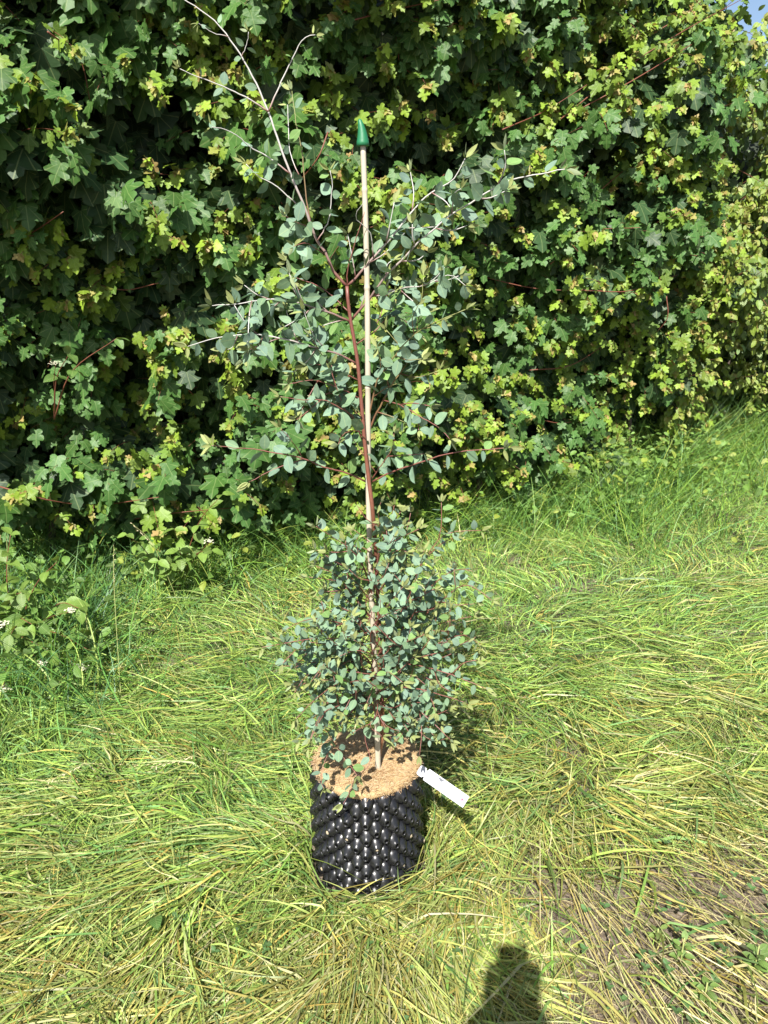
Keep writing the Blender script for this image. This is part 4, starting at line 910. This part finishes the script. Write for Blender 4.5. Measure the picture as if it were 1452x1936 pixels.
# bushy lower growth
low = [[(709, 1200), (698, 1195), (644, 1206), (587, 1208), (500, 1224)], [(711, 1251), (650, 1252), (587, 1253), (560, 1262)], [(711, 1214), (754, 1251), (793, 1259), (850, 1275), (915, 1303)],
       [(709, 1230), (750, 1200), (777, 1168), (800, 1120), (812, 1090)], [(709, 1180), (740, 1120), (760, 1040), (775, 970)], [(707, 1120), (715, 1050), (735, 990), (745, 955)],
       [(708, 1140), (690, 1080), (665, 1040), (600, 995)], [(709, 1180), (670, 1130), (640, 1090), (600, 1070)], [(709, 1170), (760, 1130), (800, 1060), (840, 1010), (905, 1003)],
       [(710, 1220), (780, 1180), (840, 1130), (880, 1105), (925, 1135)], [(710, 1240), (770, 1210), (830, 1180), (890, 1165)], [(711, 1280), (770, 1250), (840, 1230), (895, 1205)],
       [(711, 1290), (660, 1260), (630, 1240), (590, 1290)], [(712, 1310), (650, 1290), (600, 1320), (562, 1360)], [(712, 1320), (760, 1300), (820, 1310), (880, 1330)], [(713, 1340), (770, 1330), (810, 1360), (850, 1400)],
       [(713, 1345), (740, 1330), (790, 1350), (830, 1370)], [(712, 1320), (690, 1300), (650, 1330), (610, 1350), (590, 1395)], [(710, 1230), (690, 1170), (650, 1150), (620, 1120)], [(709, 1190), (720, 1140), (700, 1090), (690, 1050)],
       [(710, 1250), (740, 1190), (780, 1110), (800, 1040)], [(711, 1290), (750, 1260), (760, 1220), (800, 1200)], [(711, 1280), (690, 1240), (640, 1220), (600, 1180)], [(712, 1320), (720, 1280), (700, 1230), (670, 1210)],
       [(713, 1350), (700, 1330), (660, 1330), (640, 1300)], [(712, 1340), (740, 1310), (730, 1270), (760, 1290)], [(708, 1130), (740, 1080), (740, 1030), (790, 1000)], [(711, 1260), (690, 1280), (660, 1290), (620, 1260)], [(712, 1300), (780, 1290), (830, 1290), (870, 1250)],
       [(709, 1200), (650, 1180), (590, 1170), (545, 1190)], [(710, 1260), (650, 1230), (580, 1230), (520, 1205)], [(711, 1290), (640, 1290), (590, 1270), (560, 1310)], [(709, 1150), (680, 1110), (620, 1050), (600, 1040)],
       [(711, 1270), (800, 1230), (870, 1200), (905, 1220)], [(709, 1200), (780, 1140), (850, 1080), (890, 1080)], [(712, 1320), (640, 1320), (600, 1350), (570, 1400)], [(707, 1110), (720, 1020), (715, 970), (720, 950)], [(711, 1260), (700, 1200), (730, 1150), (760, 1110)]]
low_end = [1.44, 1.5, 1.50, 1.52, 1.62, 1.58, 1.50, 1.56, 1.60, 1.50, 1.62, 1.50, 1.50, 1.46, 1.52, 1.55, 1.60, 1.42, 1.62, 1.50, 1.48, 1.45, 1.45, 1.46, 1.5, 1.48, 1.5, 1.46, 1.8, 1.5, 1.45, 1.5, 1.55, 1.5, 1.52, 1.5, 1.55, 1.44]
for b, ye in zip(low, low_end):
    b = [b[0]] + [(712 + (q - 712) * (1 + .03 * (i + 1) / len(b)), w) for i, (q, w) in enumerate(b[1:])]
    branch(b, TY, ye, .0026, .0008, 'red', (.28, .027, .12, .06), sub=5, subl=.10, lsize=.0300)
branch([(660, 1330), (602, 1340), (636, 1411), (661, 1446), (675, 1466)], 1.60, 1.50, .0014, .0008, 'red', (.3, .026, .3), lsize=.034)
branch([(712, 1350), (690, 1390), (700, 1440), (670, 1475), (661, 1498), (649, 1520)], 1.62, 1.49, .0014, .0007, 'red', (.45, .024, .3), lsize=.032)
branch([(700, 1340), (640, 1370), (618, 1430), (606, 1470), (612, 1490)], 1.62, 1.5, .0013, .0007, 'red', (.4, .028, .3), lsize=.030)
branch([(713, 1350), (775, 1370), (815, 1400), (850, 1395)], 1.64, 1.55, .0013, .0007, 'red', (.3, .022, .1), lsize=.022)
branch([(713, 1352), (735, 1375), (760, 1385), (742, 1405)], 1.62, 1.55, .0012, .0007, 'red', (.3, .020, .2), lsize=.022)

for b, y0_, y1_ in (([(712, 1310), (690, 1345), (665, 1352), (640, 1372)], 1.64, 1.56), ([(713, 1320), (735, 1345), (752, 1362), (770, 1352)], 1.64, 1.54), ([(714, 1330), (712, 1352), (700, 1372), (722, 1392)], 1.62, 1.53),
        ([(716, 1310), (760, 1338), (800, 1372), (822, 1392)], 1.66, 1.58), ([(712, 1300), (670, 1325), (622, 1352), (588, 1392)], 1.66, 1.6), ([(718, 1290), (765, 1320), (785, 1350), (775, 1375)], 1.7, 1.76), ([(712, 1290), (680, 1320), (650, 1350), (655, 1378)], 1.7, 1.78), ([(716, 1300), (700, 1330), (720, 1350), (735, 1365)], 1.7, 1.76)):
    branch(b, y0_, y1_, .0016, .0007, 'red', (.2, .022, .15, .05), sub=2, subl=.06, lsize=.028)
def cane_x(P):
    cz = np.array([0, 0, CAM_Z]); k = 1.648 / np.maximum(P[:, 1], .2); zz = CAM_Z + (P[:, 2] - CAM_Z) * k      # height on the cane behind this leaf
    return (cane_t[0] + (cane_b[0] - cane_t[0]) * (cane_t[2] - zz) / (cane_t[2] - cane_b[2])) / k
P = np.array([e[0] for e in euc]); kd = np.array([e[5] for e in euc]); M = frames(np.array([e[1] for e in euc]), np.array([e[2] for e in euc])) * np.array([e[3] for e in euc])[:, None, None]
C0 = np.clip(np.array([e[4] for e in euc]), 0, .5); sz = np.array([e[3] for e in euc]); mat0 = kd == 0
# keep leaves out of the pot's soil
ok = ~((np.hypot(P[:, 0] - POT_X, P[:, 1] - POT_Y) < .15) & (P[:, 2] < POT_H + .02))
sx_ = P[:, 0] + math.tan(R(12.4)) * (1.648 - P[:, 1]); hz_ = P[:, 2] - 1.12 * (1.648 - P[:, 1]) ; ok &= ~((np.abs(sx_ - (cane_b[0] + (cane_t[0] - cane_b[0]) * np.clip((hz_ - cane_b[2]) / 1.5, 0, 1))) < .020) & (P[:, 1] < 1.645) & (re.random(len(P)) < .55))  # thins leaves on the sun's path so that the cane is lit
# thin the leaves so the cane shows: few left in front of it
ok &= ~((np.abs(P[:, 0] - cane_x(P)) < .020) & (P[:, 1] < 1.66) & (re.random(len(P)) < np.where(P[:, 2] < .62, .45, .72)))
facing = np.abs(np.einsum('ni,ni->n', unit(M[:, :, 2]), unit(P - np.array([0, 0, CAM_Z])))); sc = np.where(mat0 & ok & in_frame(P), sz * (.3 + facing) / P[:, 1], 0)
sel = np.argsort(-sc)[:300]; big = np.zeros(len(P), bool); big[sel] = True
wh = rng.integers(0, len(T_EUC), len(P))
leaf_objects(tree, T_EUC, M_EUC_O, 'leaf', M[big], P[big], wh[big], C0[big], 0)
rest = mat0 & ok & ~big; V, F_, C, U = scatter(T_EUC, wh[rest], M[rest], P[rest], C0[rest])
tag(link('small_leaves', mesh_np('small_leaves', V - TREE0, F_, C, U), M_EUC_S, tree), kind='stuff')
y_ = (kd == 1) & ok; V, F_, C, U = scatter(T_EUCY, wh[y_] % 2, M[y_], P[y_], C0[y_])
tag(link('young_leaves', mesh_np('young_leaves', V - TREE0, F_, C, U), M_EUC_S, tree), 'narrow olive-green unfolding leaves at the shoot tips', kind='stuff')
print('gum leaves', len(P), 'stuff', rest.sum())

# ------------------------------------------------------------------ plant label
a0 = at(803, 1462, 1.60); a1 = at(876, 1513, 1.55); ax = unit(a1 - a0); wv = unit(np.cross(ax, at(830, 1480, 1.6) - np.array([0, 0, CAM_Z]))); nv = np.cross(wv, ax)
if nv[2] < 0: nv = -nv
wv = np.cross(nv, ax)      # right handed: ax along, wv across, nv up
LT = np.linalg.norm(a1 - a0) + .008; HW = .0155
Mt = Matrix(np.stack([ax, wv, nv], -1).tolist()).to_4x4(); Mt.translation = Vector(a0)
lab = bpy.data.objects.new('plant_label', None); COL.objects.link(lab); lab.matrix_world = Mt; tag(lab, 'long white printed plant tag sticking out from the right rim of the pot', 'plant label')
out_ = [(-.018, -.010), (-.014, -.013), (-.006, -.013), (-.001, -.0125), (-.0005, -.009), (.003, -.0085), (.005, -HW), (LT, -HW), (LT, HW), (.005, HW), (.003, .0085), (-.0005, .009), (-.001, .0125), (-.006, .013), (-.014, .013), (-.018, .010)]
bm = bmesh.new(); vs_ = [bm.verts.new((x_, y_, 0)) for x_, y_ in out_]; f = bm.faces.new(vs_); ex = bmesh.ops.extrude_face_region(bm, geom=[f])
for v in [e for e in ex['geom'] if isinstance(e, bmesh.types.BMVert)]: v.co.z += .0007
bmesh.ops.triangulate(bm, faces=bm.faces[:])
bm.normal_update(); me = bpy.data.meshes.new('card'); bm.to_mesh(me); bm.free()
M_LABEL = simple_mat('white_card', (.36, .37, .40), .6, nscale=30, namp=.02, color2=(.34, .35, .38), bump=.02)
link('card', me, M_LABEL, lab)
M_INK = simple_mat('grey_ink', (.07, .075, .09), .7, nscale=400, namp=.2, bump=0, color2=(.14, .15, .18)); M_PINK = simple_mat('red_ink', (.50, .05, .11), .6, nscale=300, namp=.2, bump=0, color2=(.50, .12, .18)); M_BLUE = simple_mat('blue_ink', (.22, .22, .42), .6, nscale=300, bump=0)
def bars(name, lst, mat, z=.0011):
    V, F_ = [], []
    for (x0, y0, x1, y1, w) in lst:
        d = np.array([x1 - x0, y1 - y0]); d = d / np.linalg.norm(d); n_ = np.array([-d[1], d[0]]) * w / 2; b = len(V)
        for q in ((x0 - n_[0], y0 - n_[1]), (x1 - n_[0], y1 - n_[1]), (x1 + n_[0], y1 + n_[1]), (x0 + n_[0], y0 + n_[1])): V.append((*q, z))
        F_.append((b, b + 1, b + 2, b + 3))
    return link(name, mesh_np(name, np.array(V), np.array(F_), smooth=False), mat, lab)
tl = []
for (yy, s0, s1) in ((-.0115, .022, .068), (-.0085, .020, .072), (-.005, .015, .050), (.001, .030, .066), (.0045, .034, .064)):
    xx = s0
    while xx < s1: w = re.uniform(.002, .006); tl.append((xx, yy, min(xx + w, s1), yy, .0013)); xx += w + .0012
o = bars('print_lines', tl, M_INK); tag(o, kind='stuff')
bars('logo_print', [(.036, .0108, .050, .0108, .0042), (.039, .0075, .047, .0075, .0022), (.014, -.006, .014, .009, .0010)], M_INK, .0015)
fx = LT - .016
bars('flag_red', [(fx, 0, fx + .010, 0, .0018), (fx + .005, -.0045, fx + .005, .0045, .0018)], M_PINK, .0021); bars('flag_saltire', [(fx, -.004, fx + .010, .004, .0007), (fx, .004, fx + .010, -.004, .0007)], M_PINK, .0018)
bars('flag_blue', [(fx + .0008, .0026, fx + .0034, .0038, .0007), (fx + .0066, .0038, fx + .0092, .0026, .0007), (fx + .0008, -.0026, fx + .0034, -.0038, .0007), (fx + .0066, -.0038, fx + .0092, -.0026, .0007)], M_BLUE, .0014)

# ------------------------------------------------------------------ the photographer (behind the camera; only the shadow shows)
def skinned(name, verts, edges, radii, mat, parent):
    me = bpy.data.meshes.new(name); me.from_pydata(verts, edges, []); o = link(name, me, mat, parent)
    md = o.modifiers.new('skin', 'SKIN'); sv = me.skin_vertices[0].data
    for i, rd in enumerate(radii): sv[i].radius = (rd, rd) if not isinstance(rd, tuple) else rd
    sv[0].use_root = True; md.use_smooth_shade = True; ss = o.modifiers.new('sub', 'SUBSURF'); ss.levels = 2; ss.render_levels = 2; return o
PX, PYY = -.065, -.30
M_SKIN = simple_mat('skin', (.52, .30, .21), .5, nscale=50, namp=.05); M_SHIRT = simple_mat('dark_shirt', (.05, .07, .11), .85, nscale=200); M_TROU = simple_mat('trousers', (.06, .06, .07), .9, nscale=200); M_SHOE = simple_mat('boots', (.08, .05, .03), .6)
ps = empty('person', (PX, PYY, 0)); ps.scale = (1, 1, .985); tag(ps, 'person in dark shirt behind the camera, seen only as a shadow at the bottom right', 'person')
tgt = (.20 + .035, .26, 1.55 - .0)   # hands, relative to the person
V = [(0, 0, .95), (0, .0, 1.12), (0, .0, 1.30), (0, 0, 1.37), (0, .02, 1.45), (0, .03, 1.51), (0, .04, 1.58), (0, .035, 1.65),
     (.15, .01, 1.34), (.19, .05, 1.20), (.13, .19, 1.40), (.11, .245, 1.50), (-.15, .01, 1.34), (-.17, .09, 1.20), (-.04, .20, 1.40), (.02, .245, 1.50),
     (.09, 0, .90), (.11, .02, .50), (.11, -.01, .10), (.12, .10, .05), (-.09, 0, .90), (-.12, .02, .50), (-.13, -.01, .10), (-.14, .10, .05)]
E = [(0, 1), (1, 2), (2, 3), (3, 4), (4, 5), (5, 6), (6, 7), (3, 8), (8, 9), (9, 10), (10, 11), (3, 12), (12, 13), (13, 14), (14, 15), (0, 16), (16, 17), (17, 18), (18, 19), (0, 20), (20, 21), (21, 22), (22, 23)]
Rd = [.14, .12, .13, .11, .055, .06, .085, .055, .06, .045, .034, .026, .06, .045, .034, .026, .09, .06, .042, .04, .09, .06, .042, .04]
body = skinned('body', V, E, Rd, M_SHIRT, ps); body.data.materials.append(M_SKIN)
for hx, sgn in ((.112, 1), (.018, -1)):
    for k, (l, zz) in enumerate(((.055, .035), (.062, .015), (.058, -.005), (.045, -.025))):
        bx_ = hx; skinned('finger', [(bx_, .245, 1.52 + zz * .6), (bx_ + .012 * sgn, .262, 1.53 + zz), (bx_ + .006 * sgn, .278, 1.535 + zz), (bx_ - .014 * sgn, .283, 1.535 + zz)], [(0, 1), (1, 2), (2, 3)], [.010, .009, .008, .007], M_SKIN, ps)
    skinned('thumb', [(hx, .235, 1.50), (hx - .012 * sgn, .238, 1.53), (hx - .03 * sgn, .244, 1.545)], [(0, 1), (1, 2)], [.012, .010, .008], M_SKIN, ps)
for s_ in (-1, 1):
    e_ = bmesh.new(); bmesh.ops.create_uvsphere(e_, u_segments=10, v_segments=8, radius=.013); me = bpy.data.meshes.new('eye'); e_.to_mesh(me); e_.free(); o = link('eye', me, simple_mat('eye_white', (.7, .7, .7), .2), ps); o.location = (.03 * s_, .113, 1.585)
hb = bmesh.new(); bmesh.ops.create_uvsphere(hb, u_segments=20, v_segments=14, radius=.092)
for v in hb.verts: v.co.z *= 1.05; v.co += Vector((0, .018, 1.635)); 
me = bpy.data.meshes.new('hair'); hb.to_mesh(me); hb.free(); link('hair', me, simple_mat('brown_hair', (.05, .03, .02), .7, nscale=150), ps)
ph = bpy.data.meshes.new('phone'); b_ = bmesh.new(); bmesh.ops.create_cube(b_, size=1); bmesh.ops.scale(b_, vec=(.075, .009, .15), verts=b_.verts); bmesh.ops.bevel(b_, geom=b_.edges[:], offset=.004, segments=2, affect='EDGES'); b_.to_mesh(ph); b_.free()
phone = link('phone', ph, plastic('phone_glass', (.02, .02, .02), .2)); phone.location = (0.0, -.034, 1.53); phone.rotation_euler = (-PITCH, 0, 0); tag(phone, 'black smartphone held upright by the person behind the camera', 'phone')
